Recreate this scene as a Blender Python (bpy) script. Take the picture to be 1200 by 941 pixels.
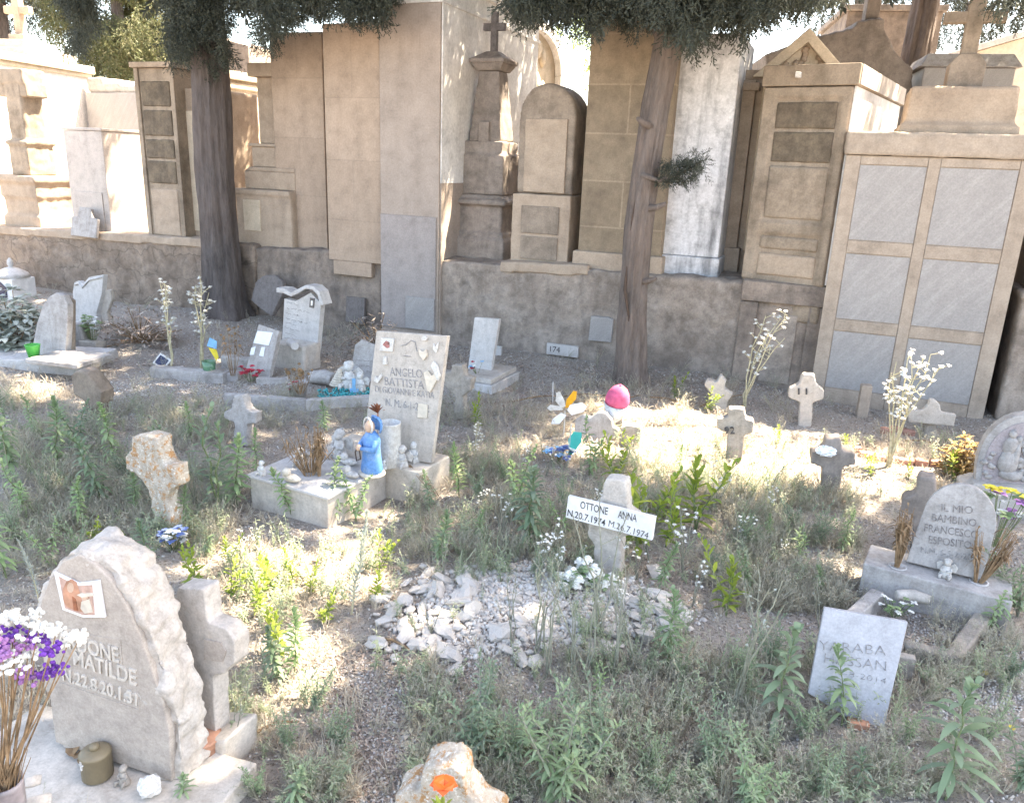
import bpy, bmesh, math, random
import numpy as np
from mathutils import Vector, Matrix, noise, Euler

random.seed(7)
rng = np.random.default_rng(7)
R = math.radians
for o in list(bpy.data.objects):
    bpy.data.objects.remove(o)
scene = bpy.context.scene
COL = scene.collection

# ------------------------------------------------------------------ camera, sky, sun, exposure
EYE, PITCH, ROLL, FPX = 1.6, R(16.9), R(2.3), 920.0
Fv = Vector((0, math.cos(PITCH), -math.sin(PITCH)))
R0 = Vector((1, 0, 0)); U0 = R0.cross(Fv)
Rv = R0 * math.cos(ROLL) + U0 * math.sin(ROLL)
Uv = U0 * math.cos(ROLL) - R0 * math.sin(ROLL)
CAM = Vector((0, 0, EYE))
cd = bpy.data.cameras.new("camera"); cam = bpy.data.objects.new("camera", cd); COL.objects.link(cam)
cd.sensor_width = 36; cd.lens = FPX / 1200 * 36; cd.clip_start = 0.05; cd.clip_end = 1000
m = Matrix((Rv, Uv, -Fv)).transposed().to_4x4(); m.translation = CAM
cam.matrix_world = m
scene.camera = cam

SUN_AZ, SUN_EL = R(66), R(59)
SDIR = Vector((math.sin(SUN_AZ) * math.cos(SUN_EL), math.cos(SUN_AZ) * math.cos(SUN_EL), math.sin(SUN_EL)))
world = bpy.data.worlds.new("World"); scene.world = world; world.use_nodes = True
wn = world.node_tree.nodes; wl = world.node_tree.links
bg = wn["Background"]; sky = wn.new("ShaderNodeTexSky"); sky.sky_type = 'NISHITA'; sky.sun_disc = False
sky.sun_elevation = SUN_EL; sky.sun_rotation = SUN_AZ; sky.air_density = 1.0; sky.dust_density = 2.5; sky.ozone_density = 1.0
wl.new(sky.outputs[0], bg.inputs[0]); bg.inputs[1].default_value = 0.135
sd = bpy.data.lights.new("sun", 'SUN'); sd.energy = 5.0; sd.angle = R(0.55); sd.color = (1.0, 0.93, 0.82)
sun = bpy.data.objects.new("sun", sd); COL.objects.link(sun); sun.location = (8, 6, 14)
sun.rotation_euler = (-SDIR).to_track_quat('-Z', 'Y').to_euler()
scene.view_settings.view_transform = 'Standard'; scene.view_settings.look = 'None'
scene.view_settings.gamma = 1; scene.view_settings.use_curve_mapping = False
scene.view_settings.exposure = 3.0
scene.view_settings.use_white_balance = True; scene.view_settings.white_balance_temperature = 7600; scene.view_settings.white_balance_tint = 10
scene.cycles.max_bounces = 6; scene.cycles.transparent_max_bounces = 8
scene.cycles.sample_clamp_indirect = 6

# ------------------------------------------------------------------ pixel to place helpers
def ray(u, v): return Fv * FPX + Rv * (u - 600) - Uv * (v - 470.5)
def gnd(u, v, z=0.0):
    d = ray(u, v); return CAM + d * ((z - EYE) / d.z)
def at(u, v, Y):
    d = ray(u, v); return CAM + d * (Y / d.y)
def prj(P):
    q = Vector(P) - CAM; f = q.dot(Fv)
    if f < 0.05: return (-9999, -9999)
    return (600 + FPX * q.dot(Rv) / f, 470.5 - FPX * q.dot(Uv) / f)
def mpp(P): return (Vector(P) - CAM).dot(Fv) / FPX       # metres covered by one photo pixel there

WYAW = R(-21.5)
WE = Vector((math.cos(WYAW), math.sin(WYAW), 0)); WN = Vector((-math.sin(WYAW), math.cos(WYAW), 0))
W0 = Vector((-0.02, 6.69, 0))
def wp(s, t, z): return W0 + WE * s + WN * t + Vector((0, 0, z))
def ws(u, v, t):
    d = ray(u, v); k = (t - (CAM - W0).dot(WN)) / d.dot(WN); P = CAM + d * k
    return (P - W0).dot(WE), P.z
def wt(u, v, s):
    d = ray(u, v); k = (s - (CAM - W0).dot(WE)) / d.dot(WE); P = CAM + d * k
    return (P - W0).dot(WN)

MOUND = (0.10, 2.52, 0.60, 0.40)
def gz(x, y):
    n = 0.022 * math.sin(x * 2.1 + 1.3) * math.cos(y * 1.7) + 0.012 * math.sin(x * 5.3 + y * 4.1)
    q = ((x - MOUND[0]) / MOUND[2]) ** 2 + ((y - MOUND[1]) / MOUND[3]) ** 2
    t = (Vector((x, y, 0)) - W0).dot(WN)
    near = max(0.0, min(1.0, (t + 0.9) / 0.9))
    return n + 0.095 * math.exp(-q * 1.3) + 0.05 * near * (0.5 + 0.5 * math.sin(x * 1.9))

def frame(o, yaw=0.0, tilt=0.0, roll=0.0):
    return Matrix.Translation(Vector(o)) @ Matrix.Rotation(yaw, 4, 'Z') @ Matrix.Rotation(-tilt, 4, 'X') @ Matrix.Rotation(roll, 4, 'Y')
def gframe(u, v, yaw=0, tilt=0, roll=0, sink=0.0):
    P = gnd(u, v); return frame((P.x, P.y, gz(P.x, P.y) - sink), yaw, tilt, roll)

# ------------------------------------------------------------------ mesh helpers
def lk(o, parent=None):
    COL.objects.link(o)
    if parent is not None: o.parent = parent
    return o
def tag(o, label=None, cat=None, group=None, kind=None):
    if label: o['label'] = label
    if cat: o['category'] = cat
    if group: o['group'] = group
    if kind: o['kind'] = kind
    elif cat: o['kind'] = 'thing'
    return o
def thing(name, label, cat, fr, group=None):
    o = bpy.data.objects.new(name, None); o.empty_display_size = 0.05; COL.objects.link(o)
    o.matrix_world = fr
    return tag(o, label, cat, group)

class MB:
    def __init__(s): s.v = []; s.f = []; s.m = []; s.cur = 0
    def add(s, vs, fs):
        b = len(s.v); s.v.extend([tuple(p) for p in vs]); s.f.extend([tuple(i + b for i in f) for f in fs]); s.m.extend([s.cur] * len(fs)); return s
    def box(s, x0, x1, y0, y1, z0, z1, tx=1.0, ty=1.0):
        cx, cy = (x0 + x1) / 2, (y0 + y1) / 2
        t = [(cx + (x - cx) * tx, cy + (y - cy) * ty) for x, y in ((x0, y0), (x1, y0), (x1, y1), (x0, y1))]
        vs = [(x0, y0, z0), (x1, y0, z0), (x1, y1, z0), (x0, y1, z0)] + [(a, b, z1) for a, b in t]
        return s.add(vs, [(0, 3, 2, 1), (4, 5, 6, 7), (0, 1, 5, 4), (1, 2, 6, 5), (2, 3, 7, 6), (3, 0, 4, 7)])
    def prism(s, poly, y0, y1):
        if sum(poly[i][0] * poly[(i + 1) % len(poly)][1] - poly[(i + 1) % len(poly)][0] * poly[i][1] for i in range(len(poly))) < 0: poly = poly[::-1]
        n = len(poly)
        vs = [(x, y0, z) for x, z in poly] + [(x, y1, z) for x, z in poly]
        fs = [tuple(range(n)), tuple(range(2 * n - 1, n - 1, -1))] + [(i, i + n, (i + 1) % n + n, (i + 1) % n) for i in range(n)]
        return s.add(vs, fs)
    def lathe(s, prof, cx=0, cy=0, n=16, sx=1, sy=1):
        vs = []; fs = []
        for r, z in prof:
            for k in range(n):
                a = 2 * math.pi * k / n; vs.append((cx + r * sx * math.cos(a), cy + r * sy * math.sin(a), z))
        for i in range(len(prof) - 1):
            for k in range(n): fs.append((i * n + k, i * n + (k + 1) % n, (i + 1) * n + (k + 1) % n, (i + 1) * n + k))
        fs.append(tuple(range(n))[::-1]); fs.append(tuple(range((len(prof) - 1) * n, len(prof) * n)))
        return s.add(vs, fs)
    def tube(s, path, rad, n=8):
        P = [Vector(p) for p in path]; vs = []; fs = []
        if not hasattr(rad, '__len__'): rad = [rad] * len(P)
        for i, p in enumerate(P):
            d = (P[min(i + 1, len(P) - 1)] - P[max(i - 1, 0)]).normalized()
            a = d.cross(Vector((0.31, 0.94, 0.13))).normalized(); b = d.cross(a)
            for k in range(n):
                w = 2 * math.pi * k / n; vs.append(p + (a * math.cos(w) + b * math.sin(w)) * rad[i])
        for i in range(len(P) - 1):
            for k in range(n): fs.append((i * n + k, (i + 1) * n + k, (i + 1) * n + (k + 1) % n, i * n + (k + 1) % n))
        fs.append(tuple(range(n))); fs.append(tuple(range(len(P) * n - 1, (len(P) - 1) * n - 1, -1)))
        return s.add(vs, fs)
    def blob(s, c, r, amp=0.0, fr=3.0, seed=0, sub=2):
        if not hasattr(r, '__len__'): r = (r, r, r)
        bm = bmesh.new(); bmesh.ops.create_icosphere(bm, subdivisions=sub, radius=1)
        vs = []
        for q in bm.verts:
            k = 1 + amp * noise.noise(q.co * fr + Vector((seed * 7.3, seed * 1.7, seed)))
            vs.append((c[0] + q.co.x * r[0] * k, c[1] + q.co.y * r[1] * k, c[2] + q.co.z * r[2] * k))
        fs = [tuple(x.index for x in f.verts) for f in bm.faces]; bm.free()
        return s.add(vs, fs)
    def leaf(s, p, d, L, W, droop=0.3, seg=3, fold=0.15):
        p = Vector(p); d = Vector(d).normalized(); side = d.cross(Vector((0, 0, 1)))
        if side.length < 1e-3: side = Vector((1, 0, 0))
        side.normalize(); up = side.cross(d); vs = [p]; fs = []
        for i in range(1, seg):
            t = i / seg; w = W * math.sin(math.pi * (0.12 + 0.8 * t)) * 0.5
            c = p + d * (L * t) + Vector((0, 0, -droop * L * t * t))
            vs += [c - side * w + up * w * fold * 2, c + side * w + up * w * fold * 2]
        vs.append(p + d * L * 0.97 + Vector((0, 0, -droop * L)))
        fs.append((0, 1, 2))
        for i in range(seg - 2):
            a = 1 + 2 * i; fs.append((a, a + 2, a + 3, a + 1))
        a = 1 + 2 * (seg - 2); fs.append((a, a + 2, a + 1))
        return s.add(vs, fs)
    def xf(s, M, start=0):
        for i in range(start, len(s.v)): s.v[i] = tuple(M @ Vector(s.v[i]))
        return s
    def mesh(s, name, mats, smooth=False):
        me = bpy.data.meshes.new(name); me.from_pydata(s.v, [], s.f); me.update()
        for mm in (mats if isinstance(mats, (list, tuple)) else [mats]): me.materials.append(mm)
        if any(s.m): me.polygons.foreach_set('material_index', s.m)
        if smooth: me.polygons.foreach_set('use_smooth', [True] * len(me.polygons))
        return me
    def build(s, name, mat, parent=None, fr=None, bevel=0.0, rough=None, smooth=False):
        o = bpy.data.objects.new(name, s.mesh(name, mat, smooth or bool(rough))); COL.objects.link(o)
        if parent is not None: o.parent = parent
        elif fr is not None: o.matrix_world = fr
        if rough: weather(o, *rough)
        elif bevel:
            b = o.modifiers.new('bevel', 'BEVEL'); b.width = bevel; b.segments = 2; b.limit_method = 'ANGLE'; b.angle_limit = R(40)
        return o

_tex = {}
def weather(o, voxel, amp, size=0.08):
    r = o.modifiers.new('remesh', 'REMESH'); r.mode = 'VOXEL'; r.voxel_size = voxel; r.use_smooth_shade = True
    k = round(size, 3)
    if k not in _tex:
        t = bpy.data.textures.new('weather', 'CLOUDS'); t.noise_scale = size; t.noise_depth = 4; _tex[k] = t
    d = o.modifiers.new('displace', 'DISPLACE'); d.texture = _tex[k]; d.strength = amp; d.mid_level = 0.5; d.texture_coords = 'LOCAL'

def dup(root, M, label=None, group=None):
    r = root.copy(); COL.objects.link(r); r.matrix_world = M
    if label: r['label'] = label
    if group: r['group'] = group
    for ch in list(root.children):
        c = ch.copy(); COL.objects.link(c); c.parent = r
        for g in list(ch.children):
            d = g.copy(); COL.objects.link(d); d.parent = c
    return r

def text(s, parent, name, mat, x, y, z, size, ext=0.0012, sx=1.0, shear=0.0, align='CENTER', bold=0.0, slope=0.0):
    """lettering on a face that looks along local -y"""
    c = bpy.data.curves.new('t', 'FONT'); c.body = s; c.size = size; c.extrude = ext; c.align_x = align; c.shear = shear; c.offset = bold; c.resolution_u = 3
    o = bpy.data.objects.new('t', c); COL.objects.link(o)
    dg = bpy.context.evaluated_depsgraph_get(); me = bpy.data.meshes.new_from_object(o.evaluated_get(dg))
    bpy.data.objects.remove(o); bpy.data.curves.remove(c)
    cs, sn = math.cos(slope), math.sin(slope)
    for q in me.vertices:
        a, b, d = q.co; a *= sx
        q.co = (x + a * cs - b * sn, y - d, z + a * sn + b * cs)
    me.name = name; me.materials.clear(); me.materials.append(mat)
    return lk(bpy.data.objects.new(name, me), parent)

def scatter(name, mb, T, mats, parent=None, smooth=False):
    """one mesh of many copies of a small template; T is (N,4,4)"""
    tv = np.array(mb.v, dtype=np.float64); n = len(tv)
    V = np.einsum('nij,kj->nki', T[:, :3, :3], tv) + T[:, None, :3, 3]
    ln = np.array([len(f) for f in mb.f]); flat = np.concatenate([np.array(f) for f in mb.f])
    N = len(T); idx = (flat[None, :] + (np.arange(N) * n)[:, None]).ravel(); lens = np.tile(ln, N)
    me = bpy.data.meshes.new(name)
    me.vertices.add(N * n); me.vertices.foreach_set('co', V.reshape(-1).astype(np.float32))
    me.loops.add(len(idx)); me.loops.foreach_set('vertex_index', idx.astype(np.int32))
    me.polygons.add(len(lens)); st = np.concatenate([[0], np.cumsum(lens)[:-1]])
    me.polygons.foreach_set('loop_start', st.astype(np.int32)); me.polygons.foreach_set('loop_total', lens.astype(np.int32))
    if any(mb.m): me.polygons.foreach_set('material_index', np.tile(np.array(mb.m), N).astype(np.int32))
    if smooth: me.polygons.foreach_set('use_smooth', np.ones(len(lens), dtype=bool))
    me.update(calc_edges=True); me.validate()
    for mm in (mats if isinstance(mats, (list, tuple)) else [mats]): me.materials.append(mm)
    return lk(bpy.data.objects.new(name, me), parent)

def TRS(p, q, s):
    return np.array(Matrix.LocRotScale(Vector(p), q, Vector(s) if hasattr(s, '__len__') else Vector((s, s, s))))

# ------------------------------------------------------------------ materials
def newmat(name):
    mt = bpy.data.materials.new(name); mt.use_nodes = True; nt = mt.node_tree
    return mt, nt, nt.nodes["Principled BSDF"]
def nz(nt, coord, scale, detail=5, rough=0.6, sc=(1, 1, 1)):
    mp = nt.nodes.new('ShaderNodeMapping'); mp.inputs['Scale'].default_value = sc; nt.links.new(coord, mp.inputs[0])
    t = nt.nodes.new('ShaderNodeTexNoise'); t.inputs['Scale'].default_value = scale; t.inputs['Detail'].default_value = detail; t.inputs['Roughness'].default_value = rough
    nt.links.new(mp.outputs[0], t.inputs['Vector']); return t.outputs[0]
def ramp(nt, fac, stops):
    r = nt.nodes.new('ShaderNodeValToRGB'); e = r.color_ramp.elements
    while len(e) < len(stops): e.new(0.5)
    for q, (p, c) in zip(e, stops): q.position = p; q.color = (c, c, c, 1) if not hasattr(c, '__len__') else (*c, 1)
    nt.links.new(fac, r.inputs[0]); return r.outputs[0]
def mix(nt, fac, a, b, mode='MIX'):
    mx = nt.nodes.new('ShaderNodeMix'); mx.data_type = 'RGBA'; mx.blend_type = mode
    for sock, val in ((mx.inputs[0], fac), (mx.inputs[6], a), (mx.inputs[7], b)):
        if hasattr(val, 'is_linked'): nt.links.new(val, sock)
        elif hasattr(val, '__len__'): sock.default_value = (*val, 1)
        else: sock.default_value = val
    return mx.outputs[2]
def stone(name, c1, c2, dark=None, amt=0.5, scale=2.5, streak=0.0, fine=90, bump=0.25, lichen=None, brick=None, rough=0.88, thr=0.5, vein=None, dist=0.006, mott=1.0, k=1.0):
    c1 = tuple(q * k for q in c1); c2 = tuple(q * k for q in c2); dark = tuple(q * k for q in dark) if dark else None
    mt, nt, b = newmat(name); co = nt.nodes.new('ShaderNodeTexCoord').outputs['Object']
    big = nz(nt, co, scale); col = mix(nt, ramp(nt, big, [(0.32, 0), (0.68, 1)]), c1, c2)
    if dark:
        d = ramp(nt, nz(nt, co, scale * 1.7, 8, 0.7), [(thr - 0.06, 0), (thr + 0.14, 1)])
        md = nt.nodes.new('ShaderNodeMath'); md.operation = 'MULTIPLY'; nt.links.new(d, md.inputs[0]); md.inputs[1].default_value = amt
        col = mix(nt, md.outputs[0], col, dark)
        if streak:
            st = ramp(nt, nz(nt, co, 7, 6, 0.65, (1, 1, 0.13)), [(0.5, 0), (0.72, 1)])
            m2 = nt.nodes.new('ShaderNodeMath'); m2.operation = 'MULTIPLY'; nt.links.new(st, m2.inputs[0]); m2.inputs[1].default_value = streak
            col = mix(nt, m2.outputs[0], col, dark)
    if lichen:
        lf = ramp(nt, nz(nt, co, 26, 10, 0.8), [(0.52, 0), (0.555, 1)])
        col = mix(nt, lf, col, lichen)
        lf2 = ramp(nt, nz(nt, co, 60, 8, 0.8), [(0.56, 0), (0.6, 1)])
        col = mix(nt, lf2, col, (0.62, 0.6, 0.55))
    if vein:
        mp = nt.nodes.new('ShaderNodeMapping'); mp.inputs['Rotation'].default_value = (0, R(-38), 0); nt.links.new(co, mp.inputs[0])
        vn = nz(nt, mp.outputs[0], 4.5, 9, 0.68, (5, 2, .55))
        m3 = nt.nodes.new('ShaderNodeMath'); m3.operation = 'MULTIPLY'; m3.inputs[1].default_value = 0.34
        nt.links.new(ramp(nt, vn, [(0.47, 0), (0.66, 1)]), m3.inputs[0])
        col = mix(nt, m3.outputs[0], col, vein)
    col = mix(nt, 1.0, col, ramp(nt, nz(nt, co, scale * 4.5, 8, 0.72), [(0.3, 1 - .26 * mott), (0.5, 1.0), (0.7, 1 + .16 * mott)]), 'MULTIPLY')
    fn = nz(nt, co, fine, 6, 0.75)
    col = mix(nt, 0.55, col, mix(nt, 1.0, col, ramp(nt, fn, [(0.25, 0.55), (0.75, 1.35)]), 'MULTIPLY'))
    h = fn
    if brick:
        bt = nt.nodes.new('ShaderNodeTexBrick'); bt.inputs['Scale'].default_value = 1; bt.inputs['Brick Width'].default_value = brick[0]; bt.inputs['Row Height'].default_value = brick[1]
        bt.inputs['Mortar Size'].default_value = brick[2]; bt.inputs['Mortar Smooth'].default_value = 0.3
        bt.inputs['Color1'].default_value = (0.93, 0.92, 0.91, 1); bt.inputs['Color2'].default_value = (1.04, 1.03, 1.02, 1); bt.inputs['Mortar'].default_value = (brick[3],) * 3 + (1,)
        cx = nt.nodes.new('ShaderNodeSeparateXYZ'); cb = nt.nodes.new('ShaderNodeCombineXYZ'); nt.links.new(co, cx.inputs[0])
        ad = nt.nodes.new('ShaderNodeMath'); nt.links.new(cx.outputs[0], ad.inputs[0]); nt.links.new(cx.outputs[1], ad.inputs[1])
        nt.links.new(ad.outputs[0], cb.inputs[0]); nt.links.new(cx.outputs[2], cb.inputs[1])
        wob = nt.nodes.new('ShaderNodeVectorMath'); wob.operation = 'ADD'; nt.links.new(cb.outputs[0], wob.inputs[0])
        nn = nt.nodes.new('ShaderNodeTexNoise'); nn.inputs['Scale'].default_value = 6; nt.links.new(co, nn.inputs['Vector'])
        scl = nt.nodes.new('ShaderNodeVectorMath'); scl.operation = 'SCALE'; scl.inputs['Scale'].default_value = brick[4] if len(brick) > 4 else 0.02; nt.links.new(nn.outputs[1], scl.inputs[0])
        nt.links.new(scl.outputs[0], wob.inputs[1]); nt.links.new(wob.outputs[0], bt.inputs['Vector'])
        col = mix(nt, 1.0, col, bt.outputs[0], 'MULTIPLY')
    nt.links.new(col, b.inputs['Base Color']); b.inputs['Roughness'].default_value = rough
    b.inputs['Specular IOR Level'].default_value = 0.3
    bp = nt.nodes.new('ShaderNodeBump'); bp.inputs['Strength'].default_value = bump; bp.inputs['Distance'].default_value = dist
    hm = mix(nt, 0.5, h, big); nt.links.new(hm, bp.inputs['Height']); nt.links.new(bp.outputs[0], b.inputs['Normal'])
    return mt
def plain(name, c, rough=0.6, var=0.12, spec=0.4, bump=0.0, scale=30):
    mt, nt, b = newmat(name); co = nt.nodes.new('ShaderNodeTexCoord').outputs['Object']
    n = nz(nt, co, scale); col = mix(nt, 1.0, c, ramp(nt, n, [(0.3, 1 - var * 2), (0.7, 1 + var)]), 'MULTIPLY')
    nt.links.new(col, b.inputs['Base Color']); b.inputs['Roughness'].default_value = rough; b.inputs['Specular IOR Level'].default_value = spec
    if bump:
        bp = nt.nodes.new('ShaderNodeBump'); bp.inputs['Strength'].default_value = bump; bp.inputs['Distance'].default_value = 0.004; nt.links.new(n, bp.inputs['Height']); nt.links.new(bp.outputs[0], b.inputs['Normal'])
    return mt
def leafy(name, cols, trans=0.35, rough=0.6, per_obj=0.0):
    """foliage: hue by leaf, plus light passing through"""
    mt, nt, b = newmat(name); g = nt.nodes.new('ShaderNodeNewGeometry')
    st = [(i / max(1, len(cols) - 1), c) for i, c in enumerate(cols)]
    col = ramp(nt, g.outputs['Random Per Island'], st)
    if per_obj:
        oi = nt.nodes.new('ShaderNodeObjectInfo')
        col = mix(nt, 1.0, col, ramp(nt, oi.outputs['Random'], [(0, (1 - per_obj, 1 - per_obj, 1 - per_obj * 0.6)), (1, (1 + per_obj, 1 + per_obj, 1.0))]), 'MULTIPLY')
    nt.links.new(col, b.inputs['Base Color']); b.inputs['Roughness'].default_value = rough; b.inputs['Specular IOR Level'].default_value = 0.25
    if trans:
        tr = nt.nodes.new('ShaderNodeBsdfTranslucent'); nt.links.new(col, tr.inputs[0]); mx = nt.nodes.new('ShaderNodeMixShader'); mx.inputs[0].default_value = trans
        nt.links.new(b.outputs[0], mx.inputs[1]); nt.links.new(tr.outputs[0], mx.inputs[2]); nt.links.new(mx.outputs[0], nt.nodes['Material Output'].inputs[0])
    return mt

M = {}
M['ochre'] = stone('ochre_limestone', (0.42, 0.335, 0.26), (0.36, 0.28, 0.215), (0.2, 0.15, 0.115), 0.5, 1.6, 0.3, thr=0.56, k=.99, mott=.9)
M['ochre2'] = stone('warm_render', (0.42, 0.325, 0.255), (0.37, 0.285, 0.22), (0.25, 0.19, 0.145), 0.4, 1.2, 0.35, thr=0.55, fine=60, brick=(1.4, 0.52, 0.006, 0.86, 0.006), k=.99, mott=.9)
M['grey_ochre'] = stone('grey_render', (0.38, 0.315, 0.27), (0.34, 0.28, 0.24), (0.26, 0.21, 0.175), 0.4, 1.0, 0.45, thr=0.55, fine=70, k=.99, mott=.9)
M['pale_panel'] = stone('pale_sheet_stone', (0.5, 0.44, 0.4), (0.46, 0.41, 0.37), (0.34, 0.29, 0.26), 0.3, 1.5, 0.3)
M['facing'] = stone('mauve_grey_facing', (0.345, 0.305, 0.29), (0.31, 0.275, 0.26), (0.25, 0.22, 0.21), 0.3, 1.5, 0.3, k=.99, mott=.9)
M['brown'] = stone('weathered_brown_stone', (0.33, 0.27, 0.215), (0.27, 0.215, 0.17), (0.14, 0.112, 0.09), 0.75, 2.2, 0.55, thr=0.48, k=.99, mott=.9)
M['brown2'] = stone('stained_tufa', (0.36, 0.29, 0.225), (0.29, 0.23, 0.175), (0.14, 0.11, 0.082), 0.75, 1.8, 0.5, thr=0.5, k=.99, mott=.9)
M['stain'] = stone('dark_stained_panel', (0.15, 0.115, 0.085), (0.2, 0.16, 0.115), (0.08, 0.065, 0.05), 0.7, 3.5, 0.8, thr=0.47, k=.99, mott=.9)
M['grey'] = stone('grey_old_stone', (0.33, 0.28, 0.245), (0.27, 0.225, 0.195), (0.13, 0.11, 0.095), 0.7, 2.6, 0.5, thr=0.5, k=.99, mott=.9)
M['ashlar'] = stone('ashlar_tufa', (0.29, 0.23, 0.165), (0.245, 0.19, 0.135), (0.15, 0.115, 0.085), 0.6, 2.0, 0.3, brick=(0.72, 0.36, 0.008, 1.25, 0.004), k=.99, mott=.9)
M['rubble'] = stone('rubble_masonry', (0.42, 0.335, 0.27), (0.32, 0.25, 0.2), (0.19, 0.145, 0.115), 0.75, 2.2, 0.4, bump=0.7, brick=(0.52, 0.24, 0.008, 0.7, 0.3), dist=0.03, k=.84, mott=1.3)
M['lowwall'] = stone('crumbling_plaster', (0.4, 0.325, 0.27), (0.29, 0.23, 0.19), (0.12, 0.1, 0.09), 0.75, 1.9, 0.5, bump=0.6, thr=0.5, dist=0.02, k=.84, mott=1.3)
M['patch'] = stone('grey_plaster', (0.46, 0.39, 0.335), (0.31, 0.255, 0.215), (0.18, 0.145, 0.12), 0.8, 2.2, 0.5, bump=0.4, thr=0.5, dist=0.015, k=.84, mott=1.3)
M['white'] = stone('whitewashed_render', (0.78, 0.76, 0.74), (0.7, 0.68, 0.66), (0.5, 0.47, 0.44), 0.3, 1.2, 0.15, fine=40, bump=0.12)
M['mouldy'] = stone('mouldy_white_render', (0.66, 0.65, 0.66), (0.58, 0.57, 0.58), (0.13, 0.13, 0.135), 0.75, 3.0, 0.85, fine=50, thr=0.56)
M['cream'] = stone('cream_render', (0.58, 0.49, 0.38), (0.52, 0.44, 0.34), (0.4, 0.32, 0.25), 0.3, 1.4, 0.2)
M['marble'] = stone('white_marble', (0.54, 0.52, 0.505), (0.47, 0.45, 0.44), (0.35, 0.31, 0.28), 0.35, 4, 0.0, fine=120, bump=0.1, rough=0.6)
M['carrara'] = stone('veined_grey_marble', (0.36, 0.34, 0.33), (0.325, 0.307, 0.3), (0.27, 0.25, 0.24), 0.35, 2, 0.0, fine=90, bump=0.06, rough=0.5, vein=(0.44, 0.42, 0.41), mott=.15, k=.92)
M['frame'] = stone('beige_stone_frame', (0.4, 0.33, 0.27), (0.35, 0.285, 0.23), (0.22, 0.175, 0.14), 0.6, 2.3, 0.4, thr=0.56, k=.99, mott=.9)
M['marble2'] = stone('bluish_white_marble', (0.43, 0.43, 0.455), (0.4, 0.4, 0.43), (0.33, 0.33, 0.345), 0.25, 3, 0.0, fine=120, bump=0.05, rough=0.5)
M['greymarble'] = stone('dirty_grey_marble', (0.45, 0.42, 0.4), (0.37, 0.345, 0.33), (0.22, 0.195, 0.175), 0.6, 5, 0.4, fine=110)
M['limestone'] = stone('pale_limestone', (0.52, 0.47, 0.42), (0.46, 0.41, 0.365), (0.33, 0.285, 0.245), 0.35, 6, 0.2, fine=130, bump=0.35)
M['cutstone'] = stone('smooth_cut_limestone', (0.43, 0.375, 0.325), (0.39, 0.335, 0.29), (0.32, 0.265, 0.225), 0.35, 7, 0.15, fine=160, bump=0.12)
M['plinth'] = stone('pale_plinth_stone', (0.55, 0.5, 0.44), (0.49, 0.44, 0.385), (0.34, 0.29, 0.24), 0.4, 4, 0.35, fine=120)
M['concrete'] = stone('weathered_concrete', (0.4, 0.355, 0.31), (0.34, 0.3, 0.26), (0.19, 0.165, 0.14), 0.6, 6, 0.3, fine=120, bump=0.5)
M['lichen'] = stone('lichened_stone', (0.5, 0.44, 0.36), (0.42, 0.36, 0.3), (0.3, 0.25, 0.2), 0.4, 7, 0.2, fine=120, bump=0.6, lichen=(0.4, 0.22, 0.1))
M['slate'] = stone('dark_grey_slab', (0.2, 0.175, 0.165), (0.16, 0.14, 0.135), (0.1, 0.09, 0.085), 0.5, 5, 0.3)
def worn(name, a, c):
    mt, nt, b = newmat(name); co = nt.nodes.new('ShaderNodeTexCoord').outputs['Object']
    nt.links.new(mix(nt, ramp(nt, nz(nt, co, 55, 6, .75), [(.4, 0), (.62, 1)]), a, c), b.inputs['Base Color']); b.inputs['Roughness'].default_value = .95; return mt
M['engraved'] = worn('engraved_letters', (0.15, 0.13, 0.125), (0.3, 0.275, 0.26))
M['engraved2'] = worn('faint_engraved_letters', (0.19, 0.18, 0.18), (0.4, 0.385, 0.38))
M['black'] = worn('black_paint', (0.02, 0.02, 0.022), (0.14, 0.13, 0.13))
M['whitepaint'] = plain('flaking_white_paint', (0.74, 0.72, 0.71), 0.6, 0.12, scale=14)
M['gloss_white'] = stone('white_ceramic', (0.66, 0.645, 0.62), (0.58, 0.56, 0.53), (0.36, 0.31, 0.26), 0.45, 16, 0.0, fine=150, bump=.1, rough=.45, thr=.52)
M['plaster_white'] = stone('white_plaster_figure', (0.6, 0.575, 0.545), (0.5, 0.47, 0.44), (0.27, 0.235, 0.2), 0.6, 22, 0.0, fine=150, bump=.3, thr=.5)
M['bone'] = plain('yellowed_plaster', (0.6, 0.53, 0.44), 0.7, 0.12)
M['blue'] = stone('faded_blue_paint', (0.09, 0.235, 0.52), (0.13, 0.29, 0.55), (0.4, 0.43, 0.47), 0.55, 14, 0.0, fine=120, bump=.15, rough=.45, thr=.56)
M['skin'] = plain('painted_flesh', (0.55, 0.38, 0.28), 0.5)
M['darkbrown'] = plain('dark_brown', (0.08, 0.05, 0.035), 0.7, 0.2)
M['rust'] = plain('rust_red_leaf', (0.33, 0.12, 0.06), 0.7, 0.25, bump=0.4)
M['pink'] = plain('pink_cloth', (0.62, 0.11, 0.22), 0.85, 0.18, bump=.3, scale=24)
M['red'] = plain('red_petals', (0.5, 0.03, 0.06), 0.6, 0.2)
M['green_plastic'] = plain('bright_green_plastic', (0.06, 0.38, 0.07), 0.45, 0.05)
M['teal'] = plain('teal_plastic_sail', (0.05, 0.5, 0.42), 0.4, 0.05)
M['orange'] = plain('orange_petals', (0.72, 0.11, 0.02), 0.5, 0.1)
M['amber'] = plain('amber_plastic', (0.85, 0.4, 0.03), 0.4, 0.1)
M['yellow'] = plain('yellow_plastic', (0.78, 0.62, 0.06), 0.5, 0.1)
M['skyblue'] = plain('light_blue_plastic', (0.2, 0.45, 0.7), 0.5, 0.1)
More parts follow.
